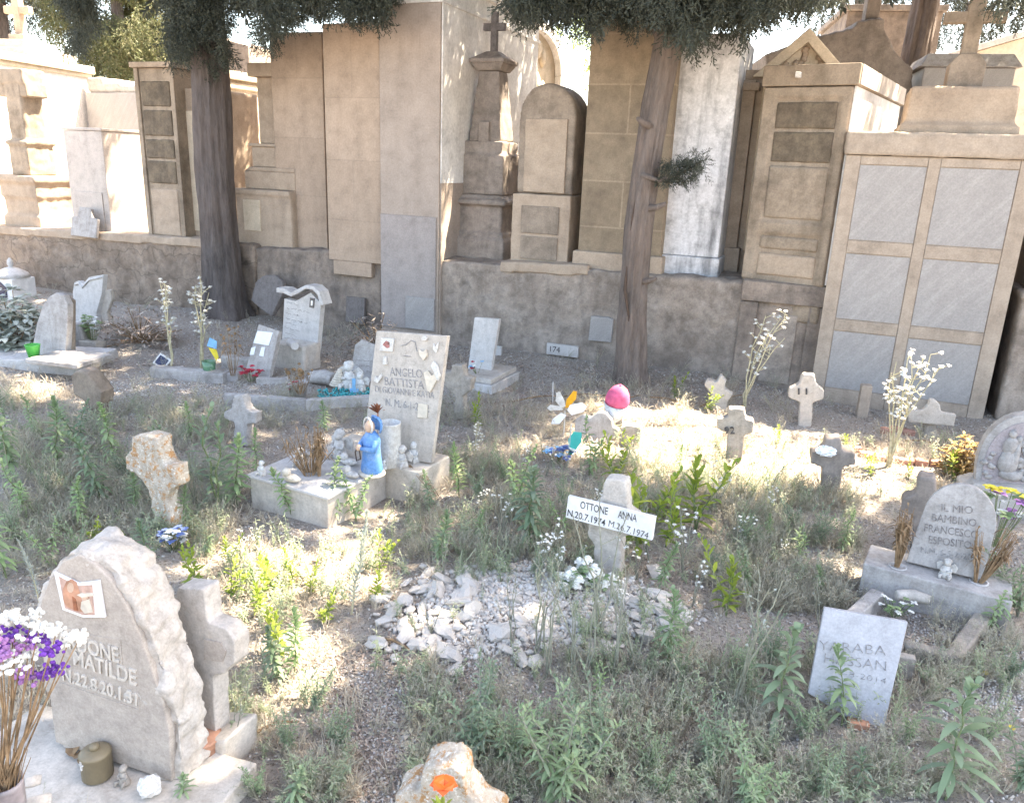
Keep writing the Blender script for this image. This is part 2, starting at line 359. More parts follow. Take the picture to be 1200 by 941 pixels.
M['purple'] = plain('purple_statice', (0.15, 0.04, 0.33), 0.8, 0.3, bump=0.5, scale=90)
M['lilac'] = plain('lilac_statice', (0.42, 0.2, 0.46), 0.8, 0.3, bump=0.5, scale=90)
M['petal'] = plain('white_petals', (0.74, 0.73, 0.68), 0.8, 0.15)
M['drystem'] = plain('dry_brown_stems', (0.28, 0.18, 0.1), 0.85, 0.3)
M['straw'] = plain('pale_straw_stems', (0.5, 0.45, 0.3), 0.85, 0.2)
M['greenstem'] = plain('green_stems', (0.16, 0.2, 0.09), 0.7, 0.2)
M['greystem'] = plain('grey_green_stems', (0.25, 0.25, 0.19), 0.8, 0.2)
M['photo'] = plain('faded_photo', (0.3, 0.12, 0.11), 0.4, 0.9, scale=70)
M['paper'] = plain('white_paper', (0.75, 0.77, 0.8), 0.5, 0.04)
M['olive'] = plain('olive_bronze', (0.2, 0.16, 0.1), 0.45, 0.1)
M['terracotta'] = plain('terracotta', (0.48, 0.25, 0.16), 0.85, 0.2, bump=0.3)
M['brickred'] = plain('old_brick', (0.4, 0.22, 0.17), 0.9, 0.25, bump=0.5)
M['navy'] = plain('dark_navy_picture', (0.03, 0.035, 0.08), 0.4, 0.3)
M['greypot'] = plain('grey_plastic', (0.4, 0.37, 0.36), 0.7, 0.1)
M['vase'] = plain('dusty_mauve_vase', (0.32, 0.27, 0.27), 0.3, 0.5, scale=9)
mt, nt, b = newmat('green_glass'); b.inputs['Base Color'].default_value = (0.2, 0.42, 0.25, 1); b.inputs['Roughness'].default_value = 0.1; b.inputs['Transmission Weight'].default_value = 0.5; M['glass'] = mt
mt, nt, b = newmat('turquoise_glass'); b.inputs['Base Color'].default_value = (0.03, 0.34, 0.36, 1); b.inputs['Roughness'].default_value = 0.15; M['turq'] = mt
M['conifer'] = leafy('cypress_foliage', [(0.045, 0.053, 0.047), (0.06, 0.07, 0.056), (0.086, 0.096, 0.07), (0.05, 0.057, 0.054)], 0.25)  # greyed and lightened: the hazy veil of light is mixed into the colour
M['conifer2'] = leafy('weeping_foliage', [(0.1, 0.12, 0.055), (0.14, 0.15, 0.07), (0.17, 0.16, 0.09), (0.09, 0.11, 0.06)], 0.4)
M['weed'] = leafy('weed_leaves', [(0.21, 0.31, 0.165), (0.26, 0.355, 0.2), (0.31, 0.39, 0.24), (0.23, 0.3, 0.2)], 0.35, per_obj=0.25)  # leaf greens raised, the pale veil of light put into the colour
M['bluegreen'] = leafy('blue_green_leaves', [(0.2, 0.28, 0.17), (0.25, 0.33, 0.2), (0.3, 0.37, 0.25), (0.23, 0.29, 0.2)], 0.3, per_obj=0.15)
M['lime'] = leafy('yellow_green_leaves', [(0.27, 0.36, 0.06), (0.34, 0.4, 0.08), (0.2, 0.29, 0.07)], 0.45, per_obj=0.1)
M['silver'] = leafy('silver_leaves', [(0.4, 0.43, 0.38), (0.5, 0.52, 0.46), (0.32, 0.36, 0.31)], 0.2)
M['tuft'] = leafy('grey_feathery_weed', [(0.38, 0.35, 0.27), (0.46, 0.42, 0.34), (0.3, 0.31, 0.22), (0.5, 0.44, 0.36), (0.32, 0.34, 0.25)], 0.3)
M['dryleaf'] = leafy('dry_grass', [(0.5, 0.435, 0.34), (0.6, 0.53, 0.42), (0.4, 0.33, 0.26), (0.66, 0.6, 0.5)], 0.3)
M['litter'] = leafy('leaf_litter', [(0.3, 0.23, 0.19), (0.4, 0.325, 0.27), (0.22, 0.165, 0.135), (0.52, 0.45, 0.38), (0.36, 0.28, 0.24)], 0.0, 0.9)
M['pebble'] = leafy('pebbles', [(0.4, 0.37, 0.35), (0.52, 0.49, 0.46), (0.31, 0.27, 0.25), (0.6, 0.58, 0.55), (0.43, 0.37, 0.33)], 0.0, 0.9)
M['chip'] = leafy('pale_gravel', [(0.54, 0.51, 0.47), (0.64, 0.61, 0.57), (0.38, 0.33, 0.29), (0.68, 0.65, 0.61), (0.56, 0.5, 0.44), (0.46, 0.42, 0.39)], 0.0, 0.9)
M['rock'] = stone('mound_stone', (0.6, 0.57, 0.53), (0.52, 0.48, 0.44), (0.4, 0.31, 0.25), 0.5, 14, 0, fine=60, bump=0.5)
def bark(name, c1, c2):
    mt, nt, b = newmat(name); co = nt.nodes.new('ShaderNodeTexCoord').outputs['Object']
    n = nz(nt, co, 22, 10, 0.78, (1, 1, 0.2)); n2 = nz(nt, co, 2.0)
    col = mix(nt, ramp(nt, n, [(0.35, 0), (0.65, 1)]), c1, c2); col = mix(nt, ramp(nt, n2, [(0.35, 0), (0.75, 0.6)]), col, (c2[0] * 1.25, c2[1] * 1.1, c2[2]))
    nt.links.new(col, b.inputs['Base Color']); b.inputs['Roughness'].default_value = 0.95
    bp = nt.nodes.new('ShaderNodeBump'); bp.inputs['Strength'].default_value = 1.0; bp.inputs['Distance'].default_value = 0.05; nt.links.new(n, bp.inputs['Height']); nt.links.new(bp.outputs[0], b.inputs['Normal'])
    return mt
M['bark'] = bark('grey_bark', (0.06, 0.05, 0.048), (0.185, 0.16, 0.152))
M['bark2'] = bark('ruddy_bark', (0.095, 0.078, 0.07), (0.27, 0.225, 0.2))
mt, nt, b = newmat('dry_soil'); co = nt.nodes.new('ShaderNodeTexCoord').outputs['Object']
c = mix(nt, ramp(nt, nz(nt, co, 1.3, 6), [(0.38, 0), (0.62, 1)]), (0.35, 0.295, 0.255), (0.48, 0.43, 0.385))
c = mix(nt, ramp(nt, nz(nt, co, 45, 6, 0.8), [(0.42, 0), (0.62, 1)]), c, (0.47, 0.43, 0.385)); c = mix(nt, ramp(nt, nz(nt, co, 90, 4, 0.8), [(0.52, 0), (0.64, 1)]), c, (0.12, 0.09, 0.07))
nt.links.new(c, b.inputs['Base Color']); b.inputs['Roughness'].default_value = 1.0; b.inputs['Specular IOR Level'].default_value = 0.1
bp = nt.nodes.new('ShaderNodeBump'); bp.inputs['Distance'].default_value = 0.02; nt.links.new(nz(nt, co, 60, 6, 0.8), bp.inputs['Height']); nt.links.new(bp.outputs[0], b.inputs['Normal']); M['soil'] = mt
# ------------------------------------------------------------------ the setting: ground, terrace
def grid_sheet(name, xs, ys, zf, mat):
    nx, ny = len(xs), len(ys); vs = [(x, y, zf(x, y)) for y in ys for x in xs]
    fs = [(j * nx + i, j * nx + i + 1, (j + 1) * nx + i + 1, (j + 1) * nx + i) for j in range(ny - 1) for i in range(nx - 1)]
    me = bpy.data.meshes.new(name); me.from_pydata(vs, [], fs); me.materials.append(mat); me.polygons.foreach_set('use_smooth', [True] * len(fs)); me.update()
    return tag(lk(bpy.data.objects.new(name, me)), kind='structure')
xs = [-300, -120, -50, -20, -10] + list(np.arange(-7, 6.01, 0.06)) + [9, 20, 50, 120, 300]
ys = [-300, -100, -30, -8, -2] + list(np.arange(0, 9.6, 0.06)) + [12, 30, 100, 400]
grid_sheet('ground', xs, ys, lambda x, y: gz(x, y) if -7.1 < x < 6.1 and -0.1 < y < 9.7 else -0.02, M['soil'])
mb = MB(); tq = [wp(-60, 0.28, 0.66), wp(60, 0.28, 0.66), wp(200, 300, 0.66), wp(-200, 300, 0.66)]
mb.add(tq, [(0, 1, 2, 3)]); tag(mb.build('upper_terrace', M['soil']), kind='structure')

# ------------------------------------------------------------------ retaining walls
def FW(s, t, z): return frame(wp(s, t, z), WYAW)
def wallpiece(label, u0, u1, v0, v1, mat, t0=0.0, t1=0.5, voxel=0.028, amp=0.05, vm=380, zb=-0.2, size=0.14, name='retaining_wall'):
    sa, sb = ws(u0, vm, t0)[0], ws(u1, vm, t0)[0]; za, zb_ = ws(u0, v0, t0)[1], ws(u1, v1, t0)[1]
    fr = FW((sa + sb) / 2, t0, 0); w = (sb - sa) / 2
    mb = MB().prism([(-w, zb), (w, zb), (w, zb_), (-w, za)], 0, t1 - t0)
    o = mb.build(name, mat, fr=fr, rough=(voxel, amp, size)); return tag(o, label, 'wall')
wallpiece('rough ochre rubble retaining wall with cracked courses under the white tombs', -240, 302, 252, 287, M['rubble'], 0.0, 0.55, amp=0.07)
wallpiece('smooth brownish plastered retaining wall under the joined tall panels', 302.5, 449, 290, 297, M['lowwall'], 0.03, 0.55, amp=0.05)
wallpiece('grey crumbling plaster retaining wall with cracks behind the leaning trunk', 508, 868, 304, 329, M['patch'], 0.0, 0.55, amp=0.05)
t = single_wall = tag(MB().box(-16, 16, 0, .5, -.3, .7).build('retaining_wall', M['rubble'], fr=FW(-24.6, 0.02, 0), bevel=.02), 'long continuation of the rubble retaining wall beyond the left edge', 'wall')
# low block right of it, with a recessed panel
sa, sb = ws(862, 400, -0.03)[0], ws(966, 400, -0.03)[0]; zt = ws(910, 331, -0.03)[1]
fr = FW((sa + sb) / 2, -0.03, 0); w = (sb - sa) / 2
t = thing('low_wall_block', 'low stone block with a sunken panel under the brown stained tomb', 'wall', fr)
mb = MB().box(-w, w, 0.03, 0.6, -0.2, zt).box(-w, -w + 0.13, 0, 0.03, -0.2, zt - 0.16).box(w - 0.14, w, 0, 0.03, -0.2, zt - 0.16).box(-w, w, -0.015, 0.03, zt - 0.155, zt - 0.003)
mb.build('block', M['lowwall'], t, bevel=0.008)
MB().box(-w + 0.2, w - 0.21, 0.018, 0.035, 0.05, zt - 0.24).build('panel', M['patch'], t, bevel=0.004)
# coping stones on the ledges
for (u0, u1, va, vb, lab) in ((585, 690, 309, 314, 'flat coping strip under the round topped tomb'),
                              (-80, 236, 263, 282, 'worn coping strip along the rubble wall on the left')):
    sa, za = ws(u0, va, -0.02); sb, zb_ = ws(u1, vb, -0.02); fr = FW((sa + sb) / 2, -0.02, (za + zb_) / 2); w = (sb - sa) / 2; dz = (zb_ - za) / 2
    o = MB().prism([(-w, -0.07 - dz), (w, -0.07 + dz), (w, 0.02 + dz), (-w, 0.02 - dz)], 0, 0.5).build('wall_coping', M['ochre'], fr=fr, rough=(0.02, 0.025, 0.1)); tag(o, lab, 'coping')

# ------------------------------------------------------------------ tombs standing on the ledge
def tomb(name, label, u0, u1, vm, vt, vb, t, ub=None, vub=None, D=None, cat='tomb', dyaw=0.0, group=None):
    s0 = ws(u0, vm, t)[0]; s1 = ws(u1, vm, t)[0]; um = (u0 + u1) / 2
    z1 = ws(um, vt, t)[1]; z0 = ws(um, vb, t)[1]
    if D is None: D = max(0.15, wt(ub, vub or vm, s1) - t)
    fr = frame(wp((s0 + s1) / 2, t, z0), WYAW + dyaw)
    o = thing(name, label, cat, fr, group); return o, (s1 - s0), z1 - z0, D, (s0 + s1) / 2, z0
BV = 0.008
# far left: whitewashed mausoleum seen along its sunlit right flank
A = at(-75, 170, 9.0); B = at(113, 170, 11.6); A.z = B.z = 0; dv = B - A
yaw = math.atan2(dv.y, dv.x) - math.pi / 2; D = dv.length; zt = at(113, 88, 11.6).z
t = thing('mausoleum', 'big whitewashed mausoleum with a sunlit flank at the far left', 'mausoleum', frame((A.x, A.y, 0.6), yaw))
H = zt - 0.6
MB().box(-2.6, 0, 0, D, 0, H).build('wall', M['white'], t, bevel=0.01)
MB().box(-2.68, 0.07, -0.08, D + 0.05, H + 0.002, H + 0.1).box(-2.64, 0.035, -0.04, D + 0.02, H - 0.05, H + 0.001).build('cornice', M['cream'], t, bevel=0.01)
k = MB(); k.box(-0.62, 0.02, 1.55, 2.4, H + 0.102, H + 0.2).box(-0.5, -0.1, 1.62, 2.2, H + 0.2, H + 0.3); k.build('roof_step', M['cream'], t, bevel=0.01)
k = MB().box(-0.42, -0.2, 1.75, 1.95, H + 0.3, H + 0.38).box(-0.36, -0.26, 1.8, 1.9, H + 0.38, H + 0.86).box(-0.49, -0.13, 1.805, 1.895, H + 0.62, H + 0.71)
k.build('cross', M['ochre'], t, bevel=0.012)
# worn pillar with a cross head
t, W, H, D, sc, z0 = tomb('cross_pillar', 'worn stone pillar with a cross shaped head before the white mausoleum', 3, 44, 240, 80, 272, 0.12, D=0.5)
def lx(u, v, tt, sc): return ws(u, v, tt)[0] - sc
def lz(u, v, tt, z0): return ws(u, v, tt)[1] - z0
za, zb_, zc, zd = lz(24, 206, .12, z0), lz(24, 165, .12, z0), lz(24, 113, .12, z0), lz(24, 97, .12, z0)
MB().box(-W / 2, W / 2, 0, D, 0, za * .3).box(-W / 2 + .02, W / 2 - .02, .02, D, za * .3, za * .62).box(-W / 2, W / 2, 0, D, za * .62, za * .88).box(-W / 2 - .03, W / 2 + .03, -.03, D + .03, za * .88, za).build('base', M['ochre'], t, rough=(0.02, 0.02))
MB().box(-.145, .145, .06, .4, za, zb_ - .03).box(-.17, .17, .04, .42, zb_ - .04, zb_).box(-.125, .125, .09, .36, zb_ - .001, H).build('shaft', M['brown2'], t, rough=(0.018, 0.02))
MB().box(-.23, .2, .1, .37, zc, zd).box(-.19, .19, .085, .36, zd + .002, H + .01).build('cross_head', M['brown2'], t, rough=(0.018, 0.02))
# box tomb
t, W, H, D, sc, z0 = tomb('box_tomb', 'plain cream box tomb with a sunlit white flank on the ledge', 81, 125, 215, 150, 277, 0.1, ub=169, vub=170)
MB().box(-W / 2, W / 2, 0, D, 0, H - .03).build('body', M['pale_panel'], t, bevel=BV)
MB().box(-W / 2 - .012, W / 2 + .012, -.012, D + .012, H - .028, H).build('top_slab', M['pale_panel'], t, bevel=BV)
MB().box(-W * .36, W * .36, -.012, -.001, .06, H * .42).build('front_panel', M['pale_panel'], t, bevel=.003)
# neighbouring tall pillar tomb
t, W, H, D, sc, z0 = tomb('pillar_tomb', 'tall narrow pillar tomb with stained sunken panels beside the left trunk', 165, 210, 180, 73, 283, 0.06, D=0.27)
MB().box(-W / 2, W / 2, 0.02, D, 0, H - .05).box(-W / 2, -W * .4, 0, .021, 0, H - .05).box(W * .4, W / 2, 0, .021, 0, H - .05).build('body', M['brown2'], t, bevel=.006)
MB().box(-W / 2 - .02, W / 2 + .02, -.03, D + .02, H - .048, H).build('cap_slab', M['ochre'], t, bevel=.006)
for i, (a, b) in enumerate(((.765, .9), (.605, .745), (.48, .585), (.34, .465))):
    MB().box(-W * .36, W * .36, 0.006, .03, H * a, H * b).build('inset_panel', M['stain'], t, rough=(.012, .012, .06))
MB().box(-W * .36, W * .36, 0.012, .03, H * .04, H * .31).build('inset_panel', M['ochre'], t, rough=(.014, .012, .06))
t, W, H, D, sc, z0 = tomb('side_tomb', 'lower plain tan tomb half hidden behind the left trunk', 212, 252, 190, 104, 284, 0.2, D=0.7)
MB().box(-W / 2, W / 2, 0, D, 0, H).build('body', M['ochre'], t, rough=(.02, .014, .1)); MB().box(-W * .34, W * .34, -.01, -.001, H * .08, H * .86).build('front_panel', M['cream'], t, bevel=.003)
# leaning slab
sa = ws(101, 260, -.02)[0]; za = ws(101, 277, -.02)[1]
fr = frame(wp(sa, -.08, za), WYAW, R(12), R(1)); k = 0.185
tag(MB().prism([(-k, 0), (k, 0), (k, .2), (k * .55, .21), (k * .45, .3), (-k * .45, .31), (-k * .55, .21), (-k, .2)], 0, .035).build('broken_slab', M['greymarble'], fr=fr, bevel=.006), 'grey broken stone slab leaning against the cream box tomb', 'slab')
# far things between
t, W, H, D, sc, z0 = tomb('low_building', 'low grey tomb with a crumbling white top far behind the box tomb', 104, 170, 150, 109, 230, 2.2, D=1.0)
MB().box(-W / 2, W / 2, 0, D, 0, H).build('body', M['carrara'], t, bevel=BV)
MB().prism([(-W / 2, H + .002), (W / 2, H + .002), (W / 2, H + .1), (.1, H + .1), (.05, H + .14), (-.2, H + .13), (-.25, H + .2), (-W / 2, H + .2)], 0.05, D).build('crumbling_top', M['limestone'], t, rough=(.03, .03))
t, W, H, D, sc, z0 = tomb('chapel', 'cream rendered chapel with a moulded cornice behind the left trunk', 178, 238, 150, 88, 260, 1.5, ub=330, vub=120)
MB().box(-W / 2, W / 2, 0, D, 0, H).build('wall', M['cream'], t, bevel=BV)
MB().box(-W / 2 - .06, W / 2 + .06, -.06, D + .06, H + .002, H + .1).box(-W / 2 - .03, W / 2 + .03, -.03, D + .03, H - .1, H - .03).build('cornice', M['cream'], t, bevel=.01)
t, W, H, D, sc, z0 = tomb('grey_house', 'grey walled building with a sloping roof line far behind the left trunk', 170, 292, 80, 55, 240, 6.0, D=2.0)
MB().prism([(-W / 2, 0), (W / 2, 0), (W / 2, H), (-W / 2, H + .5)], 0, D).build('wall', M['lowwall'], t, bevel=BV)
# stepped column half hidden by the tall panels
t, W, H, D, sc, z0 = tomb('stepped_column', 'ochre stone column rising from stepped blocks beside the tall panels', 277, 342, 255, 72, 292, 0.12, D=0.62)
x0 = -W / 2; h1 = lz(300, 222, .12, z0); h2 = lz(300, 196, .12, z0); h3 = lz(300, 168, .12, z0)
MB().box(x0, W / 2, 0, D, 0, h1 - .05).box(x0 - .02, W / 2, -.02, D, h1 - .05, h1).build('base', M['ochre'], t, rough=(.02, .014))
MB().box(x0 + .07, W / 2, .07, D - .06, h1, h2 - .04).prism([(x0 + .07, h2 - .04), (W / 2, h2 - .04), (W / 2, h2), (x0 + .13, h2)], .07, D - .06).build('middle_block', M['ochre'], t, bevel=.01)
MB().box(x0 + .13, W / 2, .12, D - .12, h2, h3 - .03).box(x0 + .11, W / 2, .1, D - .1, h3 - .03, h3).build('upper_block', M['ochre'], t, bevel=.01)
MB().box(x0 + .2, W / 2 - .02, .16, D - .16, h3, H - .12).box(x0 + .14, W / 2 + .02, .1, D - .1, H - .12, H).build('shaft', M['ochre'], t, bevel=.012)
MB().box(x0 + .1, x0 + .3, -.012, -.001, h1 * .3, h1 * .82).build('panel', M['cream'], t, bevel=.003)
# the three joined tall panels
t, W, H, D, sc, z0 = tomb('tall_tomb', 'tall beige tomb front, left one of the joined flat panels', 322, 381.5, 180, 38, 293, 0.2, D=1.3)
MB().box(-W / 2, W / 2 - .008, 0, D, 0, H).build('body', M['ochre2'], t, bevel=.006)
MB().box(-W / 2 - .01, W / 2 - .02, -.03, .4, -.09, .0).build('base_strip', M['brown'], t, bevel=.006)
t, W, H, D, sc, z0 = tomb('tall_tomb', 'tall beige tomb front reaching below the ledge, middle one of the joined flat panels', 382, 446.5, 180, 27, 326, -0.03, D=1.5)
MB().box(-W / 2, W / 2 - .006, 0, D, .15, H).build('body', M['ochre2'], t, bevel=.006)
MB().box(-W * .42, W * .3, 0, .3, 0.02, .149).build('lower_panel', M['ochre2'], t, bevel=.006)
t, W, H, D, sc, z0 = tomb('white_sided_tomb', 'tallest flat tomb with beige front and white flank standing on the ground', 446, 515.5, 250, -22, 388, -0.05, ub=629, vub=100)
MB().box(-W / 2, W / 2 - .012, 0, D, -.5, H).build('front_wall', M['grey_ochre'], t, bevel=.006)
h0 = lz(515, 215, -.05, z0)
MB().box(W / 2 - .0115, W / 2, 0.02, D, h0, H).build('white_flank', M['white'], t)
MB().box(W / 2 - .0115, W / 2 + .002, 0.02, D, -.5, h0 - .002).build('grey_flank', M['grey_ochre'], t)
hc = lz(515, 3, -.05, z0)
MB().box(-W / 2 - .02, W / 2 + .015, -.015, D + .03, hc, hc + .03).box(-W / 2 - .02, W / 2 + .03, -.025, D + .05, H + .002, H + .08).build('cornice', M['white'], t, bevel=.006)
hm_ = lz(480, 253, -.05, z0)
MB().box(-W / 2 + .005, W / 2 - .03, -.014, -.001, .02, hm_).build('lower_facing', M['facing'], t, bevel=.004)
MB().box(-.03, .26, -.03, -.0145, .03, .32).build('plaque', M['carrara'], t, bevel=.004)
# obelisk
t, W, H, D, sc, z0 = tomb('obelisk', 'dark weathered obelisk monument with a small cross on its tip', 523, 590, 292, 58, 307, 0.3, D=0.62)
hz = [lz(567, v, .3, z0) for v in (281, 241, 229, 181, 165)]; c = W / 2
MB().box(-c, c, 0, D, 0, hz[0]).box(-c + .025, c - .025, .025, D - .025, hz[0], hz[0] + .05).box(-c + .05, c - .05, .05, D - .05, hz[0] + .05, hz[1]).box(-c - .005, c + .005, -.005, D + .005, hz[1], hz[1] + .05, .97, .97).box(-c + .05, c - .05, .05, D - .05, hz[1] + .05, hz[2], .9, .9).build('base', M['grey'], t, rough=(.016, .016))
q = .21; cy = D / 2
MB().box(-q, q, cy - q, cy + q, hz[2], hz[3]).box(-q * .88, q * .88, cy - q * .88, cy + q * .88, hz[3], hz[4]).build('die_block', M['grey'], t, rough=(.014, .014))
hs = lz(585, 74, .5, z0); g = .155
k = MB().box(-g, g, cy - g, cy + g, hz[4], hs - .06, .62, .62)
for a in (-1, 1): k.box(-.05, .05, cy + a * (g + .012) - .012, cy + a * (g + .012) + .012, hz[4] - .05, hz[4] + .16)
k.build('shaft', M['grey'], t, rough=(.012, .012, .08))
k = MB().box(-.115, .115, cy - .115, cy + .115, hs - .06, hs, 1.35, 1.35).box(-.165, .165, cy - .165, cy + .165, hs, hs + .035).box(-.155, .155, cy - .155, cy + .155, hs + .035, hs + .1, .35, .35); k.build('cap', M['grey'], t, bevel=.008)
k = MB().box(-.028, .028, cy - .025, cy + .025, hs + .09, hs + .42).box(-.1, .1, cy - .024, cy + .024, hs + .27, hs + .33); k.build('cross', M['slate'], t, bevel=.004)
# round topped tomb
t, W, H, D, sc, z0 = tomb('round_topped_tomb', 'brown tomb with a rounded top between the obelisk and the ashlar block', 600, 668, 250, 97, 313, 0.12, ub=688, vub=210)
w = W * .47; hl = lz(634, 228, .12, z0); ha = H - w
arch = [(-w, hl)] + [(w, hl)] + [(w * math.cos(a), ha + w * math.sin(a)) for a in np.linspace(0, math.pi, 19)]
MB().prism(arch, .05, D).build('arched_slab', M['brown'], t, rough=(.016, .016, .1))
k = w * .78
MB().box(-k, k, .036, .049, hl + .01, ha - .02).build('niche_panel', M['ochre'], t, rough=(.012, .012, .08))
MB().box(-W / 2, W / 2, 0, D + .02, 0, hl).build('base', M['ochre'], t, rough=(.016, .014, .1))
MB().box(-W * .33, W * .32, -.012, -.001, .06, hl * .42).box(-W * .33, W * .32, -.012, -.001, hl * .46, hl * .84).build('base_panel', M['brown'], t, bevel=.006)
# arched niche pavilion further back, turned to the sun
P = at(634, 200, 10.6); t = thing('arched_niche', 'sunlit arched stone niche with a carved relief behind the round topped tomb', 'tomb', frame((P.x - .1, P.y, .6), R(50)))
zt = at(640, 36, 10.6).z - .6; w = .48; ha = zt - w
ol = [(-w - .12, 0), (w + .12, 0), (w + .12, ha)] + [((w + .12) * math.cos(a), ha + (w + .12) * math.sin(a)) for a in np.linspace(0.05, math.pi, 16)]
MB().prism(ol, .1, .8).build('wall', M['cream'], t, bevel=.01)
rim = [((w + .12) * math.cos(a), ha + (w + .12) * math.sin(a)) for a in np.linspace(0, math.pi, 16)] + [(w * math.cos(a), ha + w * math.sin(a)) for a in np.linspace(math.pi, 0, 16)]
MB().prism(rim, 0, .0995).build('arch_moulding', M['white'], t, bevel=.008)
MB().box(-w - .12, -w, 0, .0995, 0, ha - .002).box(w, w + .12, 0, .0995, 0, ha - .002).build('jamb', M['white'], t, bevel=.008)
k = MB()
for i in range(26): k.blob((random.uniform(-.3, .3), .09, ha - .45 + random.uniform(0, .75)), (random.uniform(.05, .12), .04, random.uniform(.08, .2)), .2, seed=i, sub=1)
k.build('relief', M['cream'], t, smooth=True)
# ashlar block
t, W, H, D, sc, z0 = tomb('ashlar_block', 'square tower tomb of brownish ashlar blocks behind the leaning trunk', 683, 783, 200, -24, 321, 0.1, D=1.1)
MB().box(-W / 2, W / 2, 0, D, 0, H - .3).build('body', M['ashlar'], t, bevel=.008)
MB().box(-W / 2 - .02, W / 2 + .02, -.02, D + .02, H - .298, H).build('top_course', M['ashlar'], t, bevel=.01)
MB().box(-W / 2 - .03, W / 2 + .03, -.05, D, 0, .16).build('plinth', M['ochre'], t, bevel=.012)
# mouldy white slab
t, W, H, D, sc, z0 = tomb('white_slab_tomb', 'tall white rendered tomb streaked with black mould beside the leaning trunk', 764, 853, 200, 40, 324, 0.2, D=0.8)
MB().box(-W / 2, W / 2, 0, D, .16, H).build('body', M['mouldy'], t, bevel=.008)
MB().box(-W / 2 - .02, W / 2 + .015, -.03, D, 0, .158).build('plinth', M['mouldy'], t, bevel=.01)
# gabled chapel behind
t, W, H, D, sc, z0 = tomb('gabled_chapel', 'small cream chapel with a carved triangular gable behind the stained tomb', 846, 992, 170, 82, 326, 0.62, D=1.6)
MB().box(-W / 2, W / 2, 0, D, 0, H).build('wall', M['frame'], t, bevel=BV)
hg = lz(948, 40, .62, z0)
xa = lx(946, 60, .62, sc); x1 = lx(990, 78, .62, sc); x0 = xa - (x1 - xa) * 1.15
MB().prism([(x0, H - .06), (x1, H - .06), (xa, hg - .06)], -.02, D).build('gable', M['cream'], t, bevel=.008)
MB().prism([(x0 - .05, H - .06), (x0 + .05, H - .06), (xa, hg - .07), (x1 - .05, H - .06), (x1 + .06, H - .06), (xa, hg + .03)], -.09, -.021).build('gable_moulding', M['cream'], t, bevel=.008)
k = MB()
for i in range(34):
    f_ = random.random(); x = x0 + .12 + (x1 - x0 - .24) * f_; top = (hg - H) * (1 - abs(x - xa) / (x1 - xa)) * .75
    k.blob((x, -.025, H - .04 + max(.01, random.random() * top)), (.03, .02, .03), .2, seed=i, sub=1)
k.build('gable_carving', M['ochre'], t, smooth=True)
xp = lx(853, 200, .55, sc)
MB().box(xp, xp + .14, -.07, -.001, 0, H - .08).box(xp - .02, xp + .17, -.1, -.001, 0, .22).box(xp - .02, xp + .17, -.1, -.001, H - .16, H - .1).build('pilaster', M['frame'], t, bevel=.008)
MB().box(xp + .19, xp + .25, -.04, -.001, .2, H - .12).build('moulding', M['cream'], t, bevel=.006)
# stained tomb with the lit flank
t, W, H, D, sc, z0 = tomb('stained_tomb', 'brown stained tomb front with a sunlit white flank and sunken panels', 881, 989, 200, 76, 331, 0.0, D=1.8, dyaw=R(-12))
STAIN = t, W, D, H
MB().box(-W / 2, W / 2 - .012, .02, D, -.3, H - .14).box(-W / 2, -W * .36, 0, .021, 0, H - .14).box(W * .38, W / 2 - .012, 0, .021, 0, H - .14).box(-W * .36, W * .38, 0, .0205, H * .23, H * .28).box(-W * .36, W * .38, 0, .0205, H * .86, H - .14).build('front', M['brown2'], t, rough=(.018, .012, .08))
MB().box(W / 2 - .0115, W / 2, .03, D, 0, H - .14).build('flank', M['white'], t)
MB().box(-W / 2 - .012, W / 2 + .02, -.02, D + .02, H - .138, H).build('cornice', M['brown2'], t, bevel=.008)
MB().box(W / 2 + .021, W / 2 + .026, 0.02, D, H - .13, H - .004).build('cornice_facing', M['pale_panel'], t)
for (a, b, mm) in ((.72, .84, 'stain'), (.565, .705, 'stain'), (.3, .55, 'brown2'), (.15, .215, 'brown2'), (.02, .13, 'ochre')):
    MB().box(-W * .33, W * .34, .006, .03, H * a, H * b).build('inset_panel', M[mm], t, rough=(.014, .01, .07))
k = MB().box(-W * .14, -W * .08, -.06, -.021, H - .09, H - .05); k.build('lamp_bracket', M['gloss_white'], t, bevel=.006)
# rough chapel with a curved gable
P = at(1010, 150, 8.9); zb_ = .6
def C(u, v): q = at(u, v, 8.9); return (q.x - P.x, q.z - zb_)
ol = [C(900, 62), C(958, 42), C(1000, 33), C(1007, 24), C(1036, 20), C(1037, 36), C(1043, 48), C(1048, 60), C(1058, 72), C(1068, 80), C(1066, 230), C(905, 230)]
t = thing('rough_chapel', 'rough grey stone chapel front with a curved shoulder behind the stained tomb', 'chapel', frame((P.x, P.y, zb_), R(-6)))
MB().prism(ol, 0, 1.2).build('wall', M['grey'], t, rough=(.026, .03, .05))
x, z = C(1026, 20); MB().box(x - .07, x + .07, .1, .24, z - .02, z + .75).build('post', M['grey'], t, bevel=.01)
P = at(1055, 150, 12); t = thing('stone_building', 'grey block walled building far behind the slanting right trunk', 'building', frame((P.x, P.y, .6), R(-10)))
zt = at(1055, 13, 12).z - .6; MB().box(-.95, .3, 0, 2, 0, zt).build('wall', M['lowwall'], t, bevel=.01)
MB().box(-1.0, .35, -.05, 2.05, zt + .002, zt + .08).build('roof_edge', M['grey'], t, bevel=.01)
